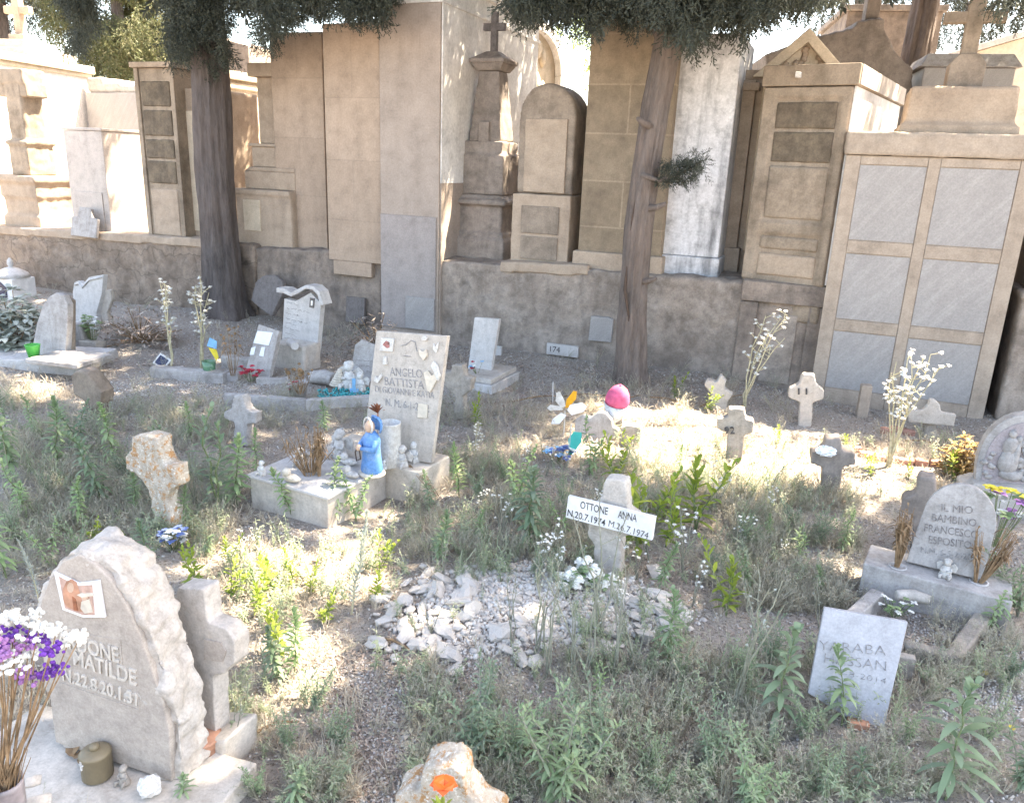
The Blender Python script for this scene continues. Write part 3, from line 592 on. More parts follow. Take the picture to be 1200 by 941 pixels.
# sarcophagus and the cream house on the right
P = at(1123, 150, 8.6); t = thing('sarcophagus', 'grey sarcophagus with a hipped lid behind the tomb cross on the right', 'tomb', frame((P.x, P.y, .6), R(-14)))
zt = at(1123, 62, 8.6).z - .6; zm = at(1123, 79, 8.6).z - .6
MB().box(-.42, .42, 0, .8, 0, zm).build('body', M['carrara'], t, bevel=.01); MB().box(-.47, .47, -.05, .85, zm + .002, zt, .84, .8).build('lid', M['greymarble'], t, bevel=.01)
P = at(1170, 150, 14); t = thing('cream_house', 'large cream building with a low sloping roof at the top right', 'building', frame((P.x, P.y, .6), R(-8)))
z1 = at(1105, 68, 14).z - .6; z2 = at(1190, 34, 14).z - .6
MB().prism([(-1.4, 0), (4, 0), (4, z2 + .4), (0.5, z2), (-1.4, z1 - .15)], 0, 4).build('wall', M['cream'], t, bevel=.01)
MB().prism([(-1.5, z1 - .17), (.5, z2 + .003), (4, z2 + .403), (4, z2 + .5), (.5, z2 + .1), (-1.5, z1 - .07)], -.1, 4).build('roof_edge', M['limestone'], t, bevel=.01)
# six panel marble tomb
t, W, H, D, sc, z0 = tomb('marble_tomb', 'large tomb with six veined grey marble panels and a stone cross on top', 967, 1185, 342, 184, 476, -0.12, D=1.0)
MB().box(-W / 2, W / 2, .012, D, -.15, H).build('body', M['frame'], t, bevel=.006)
cols_ = ((-.417, -.052), (.012, .412)); rows_ = ((.665, .965), (.335, .612), (.03, .285))
k = MB(); xsx = (-.5, -.417, -.052, .012, .412, .5)
for i in (0, 2, 4): k.box(W * xsx[i], W * xsx[i + 1], 0, .0125, -.1, H - .002)
for c0, c1 in cols_:
    for z_, z__ in ((-.05, .03), (.285, .335), (.612, .665), (.965, 1.0)): k.box(W * c0 + .002, W * c1 - .002, 0.002, .0125, H * z_, H * z__ - .002)
k.build('stone_grille', M['frame'], t, bevel=.003)
for c0, c1 in cols_:
    for r0, r1 in rows_: MB().box(W * c0 + .004, W * c1 - .004, .006, .02, H * r0 + .004, H * r1 - .006).build('marble_panel', M['carrara'], t)
h1 = lz(1100, 156, -.12, z0)
MB().box(-W / 2 - .02, W / 2 + .02, -.03, D + .02, H + .002, h1).build('cornice', M['frame'], t, rough=(.02, .014, .08))
xa, xb = lx(1062, 130, .1, sc), lx(1192, 130, .1, sc); h2 = lz(1130, 101, .1, z0)
MB().box(xa - .03, xb + .03, .17, .85, h1 + .002, h1 + .06).box(xa, xb, .2, .8, h1 + .06, h2, .97, .97).build('pedestal', M['ochre'], t, rough=(.016, .014, .08))
xc = lx(1131, 90, .3, sc); h3 = lz(1131, 64, .3, z0); h4 = lz(1140, -6, .3, z0); ha = lz(1140, 26, .3, z0); hb = lz(1140, 12, .3, z0)
MB().prism([(xc - .11, h2 + .002), (xc + .11, h2 + .002), (xc + .11, h3 - .06), (xc + .06, h3), (xc - .06, h3), (xc - .11, h3 - .06)], .38, .6).build('cross_foot', M['brown'], t, bevel=.008)
MB().box(xc - .05, xc + .05, .45, .53, h3 + .001, h4 + .1).box(xc - .19, xc + .19, .455, .525, ha, hb).build('cross', M['brown2'], t, bevel=.008)
print('tombcross', prj(t.matrix_world @ Vector((xc, .45, h3))), prj(t.matrix_world @ Vector((xc, .45, hb))))
# right edge pilaster
t, W, H, D, sc, z0 = tomb('pilaster_block', 'broken stone pilaster at the right edge beside the marble tomb', 1192, 1290, 380, 180, 490, -0.12, D=0.8)
hh = lz(1195, 350, -.12, z0)
MB().box(-W / 2, W / 2, 0, D, -.1, hh).box(-W / 2 - .02, W / 2, -.02, D, hh + .001, hh + .05).build('base', M['patch'], t, rough=(.02, .02))
MB().box(-W / 2 + .04, W / 2, .06, D, hh + .05, H).build('shaft', M['frame'], t, bevel=.01)
# plaques on the wall
sa, za = ws(704, 386, -.03); t = FW(sa, -.035, za); tag(MB().prism([(-.1, -.105), (.095, -.1), (.1, .09), (.06, .105), (-.09, .1)], 0, .04).build('wall_plaque', M['carrara'], fr=t, bevel=.004), 'blank square white plaque fixed on the grey wall left of the trunk', 'plaque')
sa, za = ws(659, 411, -.04); fr = FW(sa, -.045, za); t = thing('number_plaque', 'small white strip of marble with black figures low on the wall', 'plaque', fr)
MB().box(-.14, .14, 0, .03, -.045, .05).build('plate', M['marble'], t, bevel=.003); text('174', t, 'figures', M['black'], -.07, -.001, -.02, .07)
sa, za = ws(416, 366, -.02); fr = frame(wp(sa, -.03, za - .1), WYAW, R(5)); tag(MB().box(-.1, .1, 0, .03, 0, .24).build('wall_slab', M['slate'], fr=fr, bevel=.004), 'small dark slab set against the wall below the middle tall panel', 'slab')
# ------------------------------------------------------------------ trees
def inside(poly, x, y):
    c = False; n = len(poly); j = n - 1
    for i in range(n):
        xi, yi = poly[i]; xj, yj = poly[j]
        if (yi > y) != (yj > y) and x < (xj - xi) * (y - yi) / (yj - yi) + xi: c = not c
        j = i
    return c
# ground patches kept sunlit: crown sprays that would shade them are left out
SUNNY = []
for pp in ([(590, 505), (640, 470), (700, 462), (790, 452), (850, 470), (905, 500), (960, 505), (1010, 528), (1105, 545), (1112, 566), (1030, 590), (960, 588), (900, 592), (830, 604), (750, 592), (690, 556), (620, 545)],
           [(205, 650), (300, 628), (360, 650), (450, 668), (455, 720), (400, 745), (350, 770), (420, 790), (330, 830), (290, 890), (250, 935), (215, 900), (230, 780)],
           [(-20, 790), (40, 770), (70, 860), (30, 885), (-20, 870)], [(-20, 690), (70, 685), (50, 730), (-20, 730)],
           [(-10, 440), (60, 436), (75, 462), (-10, 480)], [(95, 404), (150, 404), (150, 418), (100, 418)], [(150, 648), (215, 640), (225, 690), (170, 690)]):
    SUNNY.append([tuple(gnd(u, v)[:2]) for u, v in pp])
_r = random.Random(5)
for i in range(20):  # extra small gaps added at random to dapple the ground with sun
    q = gnd(_r.uniform(150, 620), _r.uniform(470, 650)); a_ = _r.uniform(.07, .15); b_ = _r.uniform(.05, .1)
    SUNNY.append([(q.x + a_ * math.cos(k), q.y + b_ * math.sin(k)) for k in np.linspace(0, 5.5, 8)])
FLANKS = []        # (frame, y0, y1, z0, z1): walls facing +x, kept in full sun by leaving out sprays
def flank(o, x, y0, y1, z0, z1): FLANKS.append(((o.matrix_world @ Matrix.Translation((x, 0, 0))).inverted(), y0, y1, z0, z1))
flank(STAIN[0], STAIN[1] / 2, .0, STAIN[2], STAIN[3] * .62, STAIN[3] - .12)
for o in COL.objects:
    if o.name == 'mausoleum': flank(o, 0, -.2, 3.2, .2, 2.2); flank(o, .9, -1, 1.2, -.2, 2)
    if o.name == 'box_tomb': flank(o, .22, 0, .8, 0, 1.3)
    if o.name == 'chapel': flank(o, .5, 0, 2.5, .4, 2.2)
    if o.name == 'arched_niche': flank(o, 0, -.6, .6, .5, 2.6)
    if o.name == 'white_sided_tomb': flank(o, .32, .05, .3, .9, 1.3); flank(o, .32, .3, .75, 1.2, 1.75); flank(o, .32, .75, 1.3, 1.7, 2.2)
def onflank(P, mg=.14):
    for Mi, y0, y1, z0, z1 in FLANKS:
        q = Mi @ P; d = Mi.to_3x3() @ SDIR
        if q.x <= 0 or d.x <= 0: continue
        h = q - d * (q.x / d.x)
        if y0 - mg < h.y < y1 + mg and z0 - mg < h.z < z1 + mg: return True
    return False
def sunny(x, y): return any(inside(p, x, y) for p in SUNNY)
LOW = [(0, -5), (70, -5), (76, 72), (104, 72), (110, 20), (190, 30), (200, 95), (262, 105), (268, 15), (296, 10), (302, 70), (340, 82), (352, 25), (385, 40), (396, 22), (420, 52), (455, 52), (465, 8), (596, 8), (606, 40), (640, 52), (664, 55), (676, 40), (690, 52), (740, 55), (756, 35), (775, 60), (815, 82), (835, 62), (862, 84), (885, 58), (912, 42), (940, 26), (985, 12), (990, -5), (1155, -5), (1168, 28), (1200, 45), (1300, 45)]
def lowedge(u):
    for (a, b), (c, d) in zip(LOW, LOW[1:]):
        if a <= u <= c: return b + (d - b) * (u - a) / (c - a)
    return -1e9 if u < -150 or u > 1350 else 30
SL = 0.34
def free(P, sc=1.1):
    """may foliage stand here without crossing the open view under the crowns"""
    u, v = prj(P)
    if not (-60 < u < 1260): return True
    return v + SL * sc / mpp(P) * .9 < max(lowedge(u), -8)

def spray(seed, L=0.34, n=20, w=0.0125):
    r = random.Random(seed); mb = MB(); ax = Vector((0, 0, -1))
    for i in range(n):
        f = (i + .5) / n; p = Vector((0.05 * math.sin(f * 3), 0.02 * r.uniform(-1, 1), -L * f)); sg = 1 if i % 2 else -1
        for q in (0, 1):
            d = Vector((sg * r.uniform(.3, .8), r.uniform(-.5, .5), -r.uniform(.5, 1.0))).normalized(); l = L * (.42 - .22 * f) * r.uniform(.6, 1.25)
            a = d.cross(Vector((r.uniform(-1, 1), r.uniform(-1, 1), .3))).normalized() * w * r.uniform(.6, 1.2)
            mb.add([p - a * .4, p + d * l * .55 - a, p + d * l, p + d * l * .5 + a], [(0, 1, 2, 3)])
            p = p + Vector((0, 0, -.012)); sg = -sg
    return mb
def fine_spray(seed, L=0.34):
    r = random.Random(seed); mb = MB()
    for i in range(13):
        f = (i + .3) / 13; p = Vector((0.03 * math.sin(f * 4), 0.03 * math.cos(f * 3 + seed), -L * f * .8)); sg = 1 if i % 2 else -1
        d = Vector((sg * r.uniform(.25, .75), r.uniform(-.6, .6), -r.uniform(.5, 1.0))).normalized(); l = L * (.5 - .28 * f) * r.uniform(.6, 1.2)
        for j in range(7):
            g = (j + .5) / 7; q = p + d * l * g; e = (d + Vector((r.gauss(0, .55), r.gauss(0, .55), r.gauss(0, .35)))).normalized(); m_ = l * .3 * r.uniform(.6, 1.2)
            a = e.cross(Vector((r.uniform(-1, 1), r.uniform(-1, 1), .3))).normalized() * .0055
            mb.add([q - a, q + a, q + e * m_ * .6 + a, q + e * m_], [(0, 1, 2, 3)])
    return mb
SPR = [spray(i) for i in range(3)]; SPRF = [fine_spray(i) for i in range(3)]
def rq(tiltmax=0.9):
    return Euler((random.gauss(0, tiltmax * .5), random.gauss(0, tiltmax * .5), random.uniform(0, 6.28))).to_quaternion()
def crown(name, pts, mat, parent, s0=0.8, s1=1.5, tilt=.9):
    LIB = SPR + SPRF; ks = [[] for _ in LIB]
    for i, p in enumerate(pts):
        fine = isinstance(p, tuple) and len(p) == 3
        if fine: ks[3 + i % 3].append(TRS(p[0], rq(tilt), p[1])); continue
        p, q = p if isinstance(p, tuple) else (p, random.uniform(s0, s1))
        ks[i % 3].append(TRS(p, rq(tilt), q))
    o = None
    # one crown mesh: merge the templates
    objs = [scatter(name, LIB[i], np.array(k), mat) for i, k in enumerate(ks) if k]
    me = objs[0].data
    bm = bmesh.new()
    for q in objs: bm.from_mesh(q.data)
    bm.to_mesh(me); bm.free()
    for q in objs[1:]:
        dd = q.data; bpy.data.objects.remove(q); bpy.data.meshes.remove(dd)
    objs[0].parent = parent; objs[0].matrix_parent_inverse = parent.matrix_world.inverted()
    return objs[0]
def rel(pts, base): return [Vector(p) - base for p in pts]
def trunk_mesh(path, rad, n=64, rid=.19, seed=0):
    """tapered trunk with long bark ridges"""
    P = []; rr = []
    for i in range(len(path) - 1):
        for k in range(10):
            f = k / 10; P.append(path[i].lerp(path[i + 1], f)); rr.append(rad[i] * (1 - f) + rad[i + 1] * f)
    P.append(path[-1]); rr.append(rad[-1]); vs = []; fs = []
    for i, p in enumerate(P):
        for k in range(n):
            a = 2 * math.pi * k / n
            w = 1 + rid * noise.noise(Vector((math.cos(a) * 2.6, math.sin(a) * 2.6, p.z * .7 + seed))) + rid * .9 * noise.noise(Vector((math.cos(a) * 6, math.sin(a) * 6, p.z * .9 + seed + 9))) + .07 * noise.noise(Vector((math.cos(a) * 9, math.sin(a) * 9, p.z * 5 + seed))) + .07 * noise.noise(Vector((math.cos(a) * 14, math.sin(a) * 14, p.z * 2.2 + seed))) + .45 * math.exp(-max(0, p.z) * 5) * abs(math.sin(a * 2.5 + seed)) ** 2
            vs.append((p.x + math.cos(a) * rr[i] * w * .8, p.y + math.sin(a) * rr[i] * w * .8, p.z))
    for i in range(len(P) - 1):
        for k in range(n): fs.append((i * n + k, i * n + (k + 1) % n, (i + 1) * n + (k + 1) % n, (i + 1) * n + k))
    mb = MB(); mb.add(vs, fs); return mb
def tree(name, label, path, rad, limbs, bmat, pts, fmat, s0=.8, s1=1.5, seed=0, tilt=.9):
    base = path[0].copy(); t = thing(name, label, 'tree', frame(base))
    tr = trunk_mesh(rel(path, base), rad, seed=seed).build('trunk', bmat, t, smooth=True)
    mb = MB()
    for lp, lr in limbs: mb.tube(rel(lp, base), [lr * (1 - .8 * i / (len(lp) - 1)) for i in range(len(lp))], 8)
    if mb.v: mb.build('limbs', bmat, t, smooth=True)
    if pts: crown('crown', pts, fmat, t, s0, s1, tilt)
    return t
def limb(a, b, sag=.3, n=6):
    a, b = Vector(a), Vector(b); out = []
    for i in range(n):
        f = i / (n - 1); p = a.lerp(b, f); p.z += sag * math.sin(f * math.pi) + .08 * noise.noise(p * 2); out.append(p)
    return out
# crowns as ellipsoids (centre, radii), placed and sized for the shade they cast
ELL = {'a': ((-2.6, 8.2, 5.6), (2.7, 2.2, 2.6)), 'b': ((1.7, 6.6, 5.5), (3.1, 2.9, 2.5)), 'c': ((6.3, 7.2, 5.6), (3.2, 3.0, 2.5)), 'd': ((4.6, 11.6, 6.6), (3.2, 2.2, 2.6)), 'e': ((-.2, 3.6, 6.8), (3.4, 2.6, 1.8)), 'f': ((3.9, 3.4, 6.2), (2.6, 2.2, 2.0))}
PTS = {k: [] for k in ELL}
def chord(o, c, r):
    q = Vector(((o.x - c[0]) / r[0], (o.y - c[1]) / r[1], (o.z - c[2]) / r[2])); d = Vector((SDIR.x / r[0], SDIR.y / r[1], SDIR.z / r[2]))
    A = d.dot(d); Bq = q.dot(d); Cq = q.dot(q) - 1; D = Bq * Bq - A * Cq
    if D <= 0: return None
    D = math.sqrt(D); return (-Bq - D) / A, (-Bq + D) / A
covered = total = 0
for y in np.arange(-0.6, 8.3, .155):  # sprays set towards the sun over each ground cell meant to be shaded
    for x in np.arange(-7.0, 5.5, .155):
        xx, yy = x + random.uniform(-.07, .07), y + random.uniform(-.07, .07)
        if sunny(xx, yy): continue
        o = Vector((xx, yy, 0.0)); opts = []
        for k, (c, r) in ELL.items():
            h = chord(o, c, r)
            if h and h[1] > 0: opts.append((k, h))
        total += 1; got = 0
        if not opts: continue
        for rep in range(4):
            for tries in range(6):
                k, h = random.choice(opts); P = o + SDIR * random.uniform(*h); sc = random.uniform(.75, 1.35)
                if free(P, sc) and not onflank(P): PTS[k].append((P, sc)); got += 1; break
        covered += got > 0
print('shade cells', covered, '/', total)
# fill the crowns a little so they are whole from other sides too, never over the sunny gaps
for k, (c, r) in ELL.items():
    for i in range(900):
        d = Vector((random.gauss(0, 1), random.gauss(0, 1), random.gauss(0, 1))).normalized() * random.random() ** .4
        P = Vector((c[0] + d.x * r[0], c[1] + d.y * r[1], c[2] + d.z * r[2])); G = P - SDIR * (P.z / SDIR.z)
        sc = random.uniform(.7, 1.3)
        if free(P, sc) and not onflank(P) and not any(inside(p, G.x + a, G.y + b) for p in SUNNY for a in (-.12, .12) for b in (-.12, .12)): PTS[k].append((P, sc))
# hanging fringe seen along the top of the view
def fringe(k, u0, u1, Y, n, spread=.5, vmin=-60, thr=-.15):
    for i in range(n):
        u = random.uniform(u0, u1); lo = lowedge(u)
        if lo < 2: continue
        y = Y + random.uniform(-spread, spread); sc = random.uniform(.3, .7); lo *= min(1.0, .86 + .5 * noise.noise(Vector((u / 15, y * 1.1, 3)))); lo -= abs(random.gauss(0, 7)); hi = lo - SL * sc * FPX / y * .85
        if hi < vmin: continue
        v = random.uniform(vmin, hi)
        P = at(u, v, y)
        if noise.noise(Vector((u / 34, v / 26, y * .6))) < thr + .3 * (v > 0): continue
        G = P - SDIR * (P.z / SDIR.z)
        if (sunny(G.x, G.y) and random.random() < .6) or (onflank(P, 0) and random.random() < .7): continue
        PTS[k].append((P, sc * 1.15, 1))
fringe('a', 196, 268, 7.4, 840, .35, thr=-.6); fringe('a', 296, 470, 7.0, 1900, .5, thr=-.25); fringe('a', 60, 110, 7.8, 520, .3, thr=-.5)
fringe('b', 598, 765, 5.9, 1240, .5, thr=-.3); fringe('b', 765, 990, 5.7, 1800, .6, thr=-.45); fringe('c', 1160, 1290, 5.6, 520, .4, thr=-.4)
fringe('a', 268, 300, 7.0, 120, .3)
TA = [at(u, v, 7.62) for u, v in ((266, 378), (264, 352), (258, 280), (250, 180), (246, 90), (241, 0), (236, -120))]; TA += [TA[-1] + Vector((0, .1, 1.6)), TA[-1] + Vector((.1, .2, 3.2))]
TA[0].z = -.05
la = [(limb(TA[5], (-.6, 7.3, 3.9), .3), .09), (limb(TA[6], (-4.6, 7.9, 4.6), .3), .09), (limb(TA[7], (-1.3, 8.6, 6.6), .2), .07), (limb(TA[7], (-3.6, 7.2, 6.4), .2), .07), (limb(TA[5], (-1.6, 6.9, 3.1), .25), .05)]
tree('cypress_tree', 'cypress with a thick straight dark trunk standing on the left in front of the wall', TA, [.3, .235, .2, .19, .18, .175, .16, .12, .05], la, M['bark'], PTS['a'], M['conifer'], seed=1)
TB = [at(u, v, Y) for u, v, Y in ((739, 452, 5.82), (739, 420, 5.82), (742, 350, 5.84), (748, 270, 5.86), (757, 195, 5.88), (769, 120, 5.9), (783, 50, 5.92), (796, -20, 5.95), (815, -130, 6.0))]; TB += [TB[-1] + Vector((.1, .2, 1.5)), TB[-1] + Vector((.1, .3, 3.0))]
TB[0].z = -.05
lb = [(limb(TB[6], (-.2, 5.7, 3.7), .3), .07), (limb(TB[7], (3.3, 5.7, 3.6), .3), .08), (limb(TB[8], (.3, 7.2, 5.2), .2), .07), (limb(TB[8], (3.4, 7.6, 5.4), .2), .07), (limb(TB[9], (1.7, 5.0, 6.8), .2), .05)]
# the short leafy branch low on the leaning trunk
br = [at(752, 205, 5.8), at(772, 212, 5.78), at(795, 205, 5.69), at(822, 190, 5.62)]; lb.append((br, .022))
for i in range(190):
    f = random.random() ** .8 * 1.999; p = br[1 + int(f)].lerp(br[2 + int(f)], f - int(f)); PTS['b'].append(Vector(p) + Vector((random.gauss(0, .02), random.gauss(0, .05), random.uniform(-.02, .12) - .03 * f)))
nb = 190
tb = tree('cypress_tree', 'cypress with a slender ruddy leaning trunk standing right of centre before the wall', TB, [.15, .125, .117, .115, .112, .113, .118, .115, .105, .08, .04], lb, M['bark2'], PTS['b'][:-nb], M['conifer'], seed=5)
base = TB[0]; w = MB()
for i, T in enumerate(PTS['b'][-nb:]):
    q = MB(); q.add(SPRF[i % 3].v, SPRF[i % 3].f); q.xf(Matrix.LocRotScale(T - base, rq(2.4), Vector((.3, .3, .3)))); w.add(q.v, q.f)
w.build('side_branch_leaves', M['conifer'], tb)
for (u, v, dy, sg) in ((751, 245, 0, 1), (768, 150, 0, -1), (741, 330, 0, 1)):
    p = at(u, v, 5.86) - base; MB().tube([p, p + Vector((.1 * sg, -.1, .02)), p + Vector((.15 * sg, -.14, .05))], [.03, .022, .014], 8).build('branch_stub', M['bark2'], tb, smooth=True)
# knot and long cleft on the leaning trunk
w = MB(); w.tube([at(u, v, Y) - base for u, v, Y in ((741, 430, 5.720), (736, 400, 5.795), (737, 372, 5.745), (732, 340, 5.755), (735, 312, 5.795), (739, 280, 5.810), (741, 255, 5.795), (746, 228, 5.810))], [.003, .009, .006, .012, .007, .011, .006, .002], 6); w.build('bark_cleft', M['darkbrown'], tb, smooth=True)
C_ = Vector((6.0, 7.0, .6)); TC = [C_ + Vector((0, .05 * i, h)) for i, h in enumerate((0, .8, 2.4, 4.5, 6.5))]
tree('cypress_tree', 'cypress beyond the right edge showing only hanging sprays in the top right corner', TC, [.26, .2, .18, .13, .05], [(limb(TC[3], (4.2, 6.4, 4.6), .2), .07), (limb(TC[3], (8.0, 7.9, 5.4), .2), .07), (limb(TC[2], (4.1, 5.7, 3.3), .4), .05)], M['bark'], PTS['c'], M['conifer'], seed=9)
TD = [at(u, v, Y) for u, v, Y in ((1058, 190, 9.6), (1066, 110, 9.6), (1076, 50, 9.65), (1088, -10, 9.7), (1105, -110, 9.8))]; TD[0].z = .6; TD += [TD[-1] + Vector((.1, .3, 2.2)), TD[-1] + Vector((.1, .4, 4))]
tree('cypress_tree', 'cypress with a bare slanting trunk rising behind the tombs at the upper right', TD, [.2, .18, .17, .165, .15, .1, .04], [(limb(TD[4], (2.8, 11, 6), .3), .08), (limb(TD[4], (6.6, 12, 6.4), .3), .08)], M['bark2'], PTS['d'], M['conifer'], seed=12)
E_ = Vector((-7.9, 3.4, 0)); 
TF = [Vector((4.9, 3.0, 0)), Vector((4.85, 3.0, 1.5)), Vector((4.7, 3.1, 3.2)), Vector((4.4, 3.2, 5.2)), Vector((4.1, 3.4, 7.0))]  # unseen tree, set where its crown shades the near graves
tree('cypress_tree', 'unseen cypress standing outside the right edge close to the viewer and shading the near graves', TF, [.2, .16, .14, .1, .04], [(limb(TF[3], (2.4, 3.1, 6.2), .2), .06), (limb(TF[3], (5.4, 4.6, 6.4), .2), .06)], M['bark'], PTS['f'], M['conifer'], seed=15)
# unseen high limb of the leaning cypress, bearing foliage added to shade the graves
hb = limb(TB[8], (-.2, 4.4, 6.6), .5, 8); w = MB().tube(rel(hb, base), [.085, .08, .07, .06, .05, .04, .03, .02], 8); w.build('overhanging_limb', M['bark2'], tb, smooth=True)
crown('overhanging_foliage', PTS['e'], M['conifer'], tb).matrix_parent_inverse = Matrix()
for ch in tb.children:
    if ch.name.startswith('overhanging_foliage'): ch.location = (0, 0, 0); ch.matrix_parent_inverse = tb.matrix_world.inverted()
# trees behind the terrace
def bgtree(label, u, Y, h, ell, n, mat, s0, s1, tr=.16, drape=False, seed=3):
    P = at(u, 170, Y); P.z = .6; path = [P + Vector((0.05 * math.sin(i), 0, h * i / 4)) for i in range(5)]; pts = []
    for i in range(n):
        d = Vector((random.gauss(0, 1), random.gauss(0, 1), random.gauss(0, 1))).normalized() * random.random() ** .45
        c = Vector((P.x + ell[0] + d.x * ell[3], Y + ell[1] + d.y * ell[4], ell[2] + d.z * ell[5]))
        if noise.noise(c * .9) < -.22: continue
        pts.append((c, random.uniform(s0, s1) * .75, 1))
    lim = [(limb(path[2], (P.x + ell[0] + a * ell[3] * .7, Y, ell[2] + b), .2), .05) for a, b in ((-1, .3), (1, .2), (.5, 1), (-.4, .9))]
    tree('background_tree', label, path, [tr, tr * .85, tr * .7, tr * .5, tr * .2], lim, M['bark'], pts, mat, s0, s1, seed, .5)
bgtree('olive green weeping conifer hanging behind the pillar tomb at the upper left', 150, 14.5, 6.5, (0, 0, 4.3, 1.15, 1.0, 1.75), 1700, M['conifer2'], 1.5, 2.6)
bgtree('dark shaded conifer behind the white mausoleum at the far left', 20, 15.5, 7, (-.2, 0, 4.9, 1.7, 1.2, 1.75), 1700, M['conifer'], 1.5, 2.6)
bgtree('small sunlit yellow green tree showing between the arched niche and the ashlar block', 690, 15, 6, (0, 0, 4.6, .8, .8, 1.9), 420, M['lime'], 1.0, 1.8)
bgtree('loose dark conifer showing bits of sky behind the rough chapel', 985, 17, 7, (0, 0, 6.2, 2.3, 1.2, 1.9), 700, M['conifer'], 1.5, 2.6)
bgtree('dark conifer behind the stone cross at the upper right', 1110, 18, 8, (.4, 0, 5.9, 1.7, 1.3, 2.6), 1000, M['conifer'], 1.5, 2.6)
# ------------------------------------------------------------------ graves
def loc(fr, u, v, y=0.0):
    """pixel to the (x, z) of a stone's own face plane"""
    inv = fr.inverted(); o = inv @ CAM; d = inv.to_3x3() @ ray(u, v); k = (y - o.y) / d.y
    p = o + d * k; return (p.x, p.z)
def opoly(fr, pts, y=0.0): return [loc(fr, u, v, y) for u, v in pts]
def ptext(s, t, fr, u0, v0, u1, v1, hpx, mat, name='inscription', y=-0.001, ext=.0012, shear=0, bold=0):
    """lettering whose baseline runs between two spots on the stone's face"""
    a = Vector(loc(fr, u0, v0, 0)); b = Vector(loc(fr, u1, v1, 0)); c = Vector(loc(fr, u0, v0 - hpx, 0)); cap = (c - a).length; size = cap / .73
    o = text(s, t, name, mat, 0, 0, 0, size, ext, align='LEFT', shear=shear, bold=bold)
    xsv = [q.co.x for q in o.data.vertices]; w0, w1 = min(xsv), max(xsv); kx = (b - a).length / max(1e-4, w1 - w0); an = math.atan2(b.y - a.y, b.x - a.x); cs, sn = math.cos(an), math.sin(an)
    for q in o.data.vertices:
        x, z = (q.co.x - w0) * kx, q.co.z; q.co = (a.x + x * cs - z * sn, q.co.y + y, a.y + x * sn + z * cs)
    return o
def single(mb, name, label, cat, mat, fr, bevel=0, rough=None, group=None, smooth=False):
    return tag(mb.build(name, mat, fr=fr, bevel=bevel, rough=rough, smooth=smooth), label, cat, group)
def kerb(mb, fr, p, q, w, h, z0=-.04):
    inv = fr.inverted(); a, b = inv @ Vector(p), inv @ Vector(q); d = (b - a); d.z = 0; d.normalize(); n = Vector((-d.y, d.x, 0)) * w
    vs = [a, b, b + n, a + n]; z = [v.copy() for v in vs]
    for v in vs: v.z = z0
    for v in z: v.z = h
    return mb.add(vs + z, [(0, 3, 2, 1), (4, 5, 6, 7), (0, 1, 5, 4), (1, 2, 6, 5), (2, 3, 7, 6), (3, 0, 4, 7)])
def G(u, v, z=0.0): P = gnd(u, v, z); return P
def gf(u, v, yaw=0, z=None, tilt=0, roll=0):
    P = gnd(u, v, z or 0); return frame((P.x, P.y, gz(P.x, P.y) - .01 if z is None else z), R(yaw), R(tilt), R(roll))
def squiggle(t, fr, lines, mat, name='lettering', w=.6, seed=1):
    """rows of small unreadable handwriting strokes"""
    r = random.Random(seed); mb = MB()
    for (u0, v0, u1, v1) in lines:
        n = int(abs(u1 - u0) * 1.3); pts = []
        for i in range(n):
            f = i / (n - 1); pts.append((u0 + (u1 - u0) * f + r.uniform(-.5, .5), v0 + (v1 - v0) * f + r.uniform(-1.1, 1.1) * (0 if r.random() < .2 else 1)))
        k = 0
        while k < len(pts) - 3:
            L = r.randint(4, 9); seg = pts[k:k + L]
            if len(seg) > 2:
                P = [loc(fr, *q) for q in seg]; mb.tube([(x, -.001, z) for x, z in P], .0011 * w * 2, 4)
            k += L + 1
    return mb.build(name, mat, t)

# ---- near left: broken edged headstone with raised letters
fr = gf(142, 895, -16, .06); t = thing('headstone', 'rough edged pale headstone with raised letters and a small picture at the near left', 'gravestone', fr)
ol = [(66, 868), (60, 815), (50, 760), (46, 720), (47, 690), (58, 660), (75, 635), (98, 627), (118, 637), (140, 658), (158, 690), (176, 730), (190, 775), (203, 815), (210, 850), (214, 917)]
lower = lambda P: [(u, v + 15 * max(0, min(1, (868 - v) / 230))) for u, v in P]
ol = lower(ol); MB().prism(opoly(fr, ol), 0, .105).build('stone', M['limestone'], t, rough=(.006, .055, .075))
inn = [(69, 866), (63, 813), (54, 758), (50, 720), (52, 692), (62, 664), (78, 640), (97, 632), (113, 642), (134, 664), (152, 695), (169, 735), (183, 778), (195, 817), (202, 850), (205, 912)]
inn = lower(inn); MB().prism(opoly(fr, inn), -.012, .03).build('smooth_face', M['cutstone'], t, bevel=.004)
pl = opoly(fr, [(70, 666), (98, 679), (123, 676), (130, 719), (104, 719), (80, 710)]); pic = MB().prism(pl, -.018, -.0125).build('picture_plate', M['whitepaint'], t, bevel=.001)
M['tint'] = plain('faded_pink_print', (0.5, 0.33, 0.27), .4, .25, scale=40)
def ell(u, v, a, b, n=10): return [(u + a * math.cos(6.283 * i / n), v + b * math.sin(6.283 * i / n)) for i in range(n)]
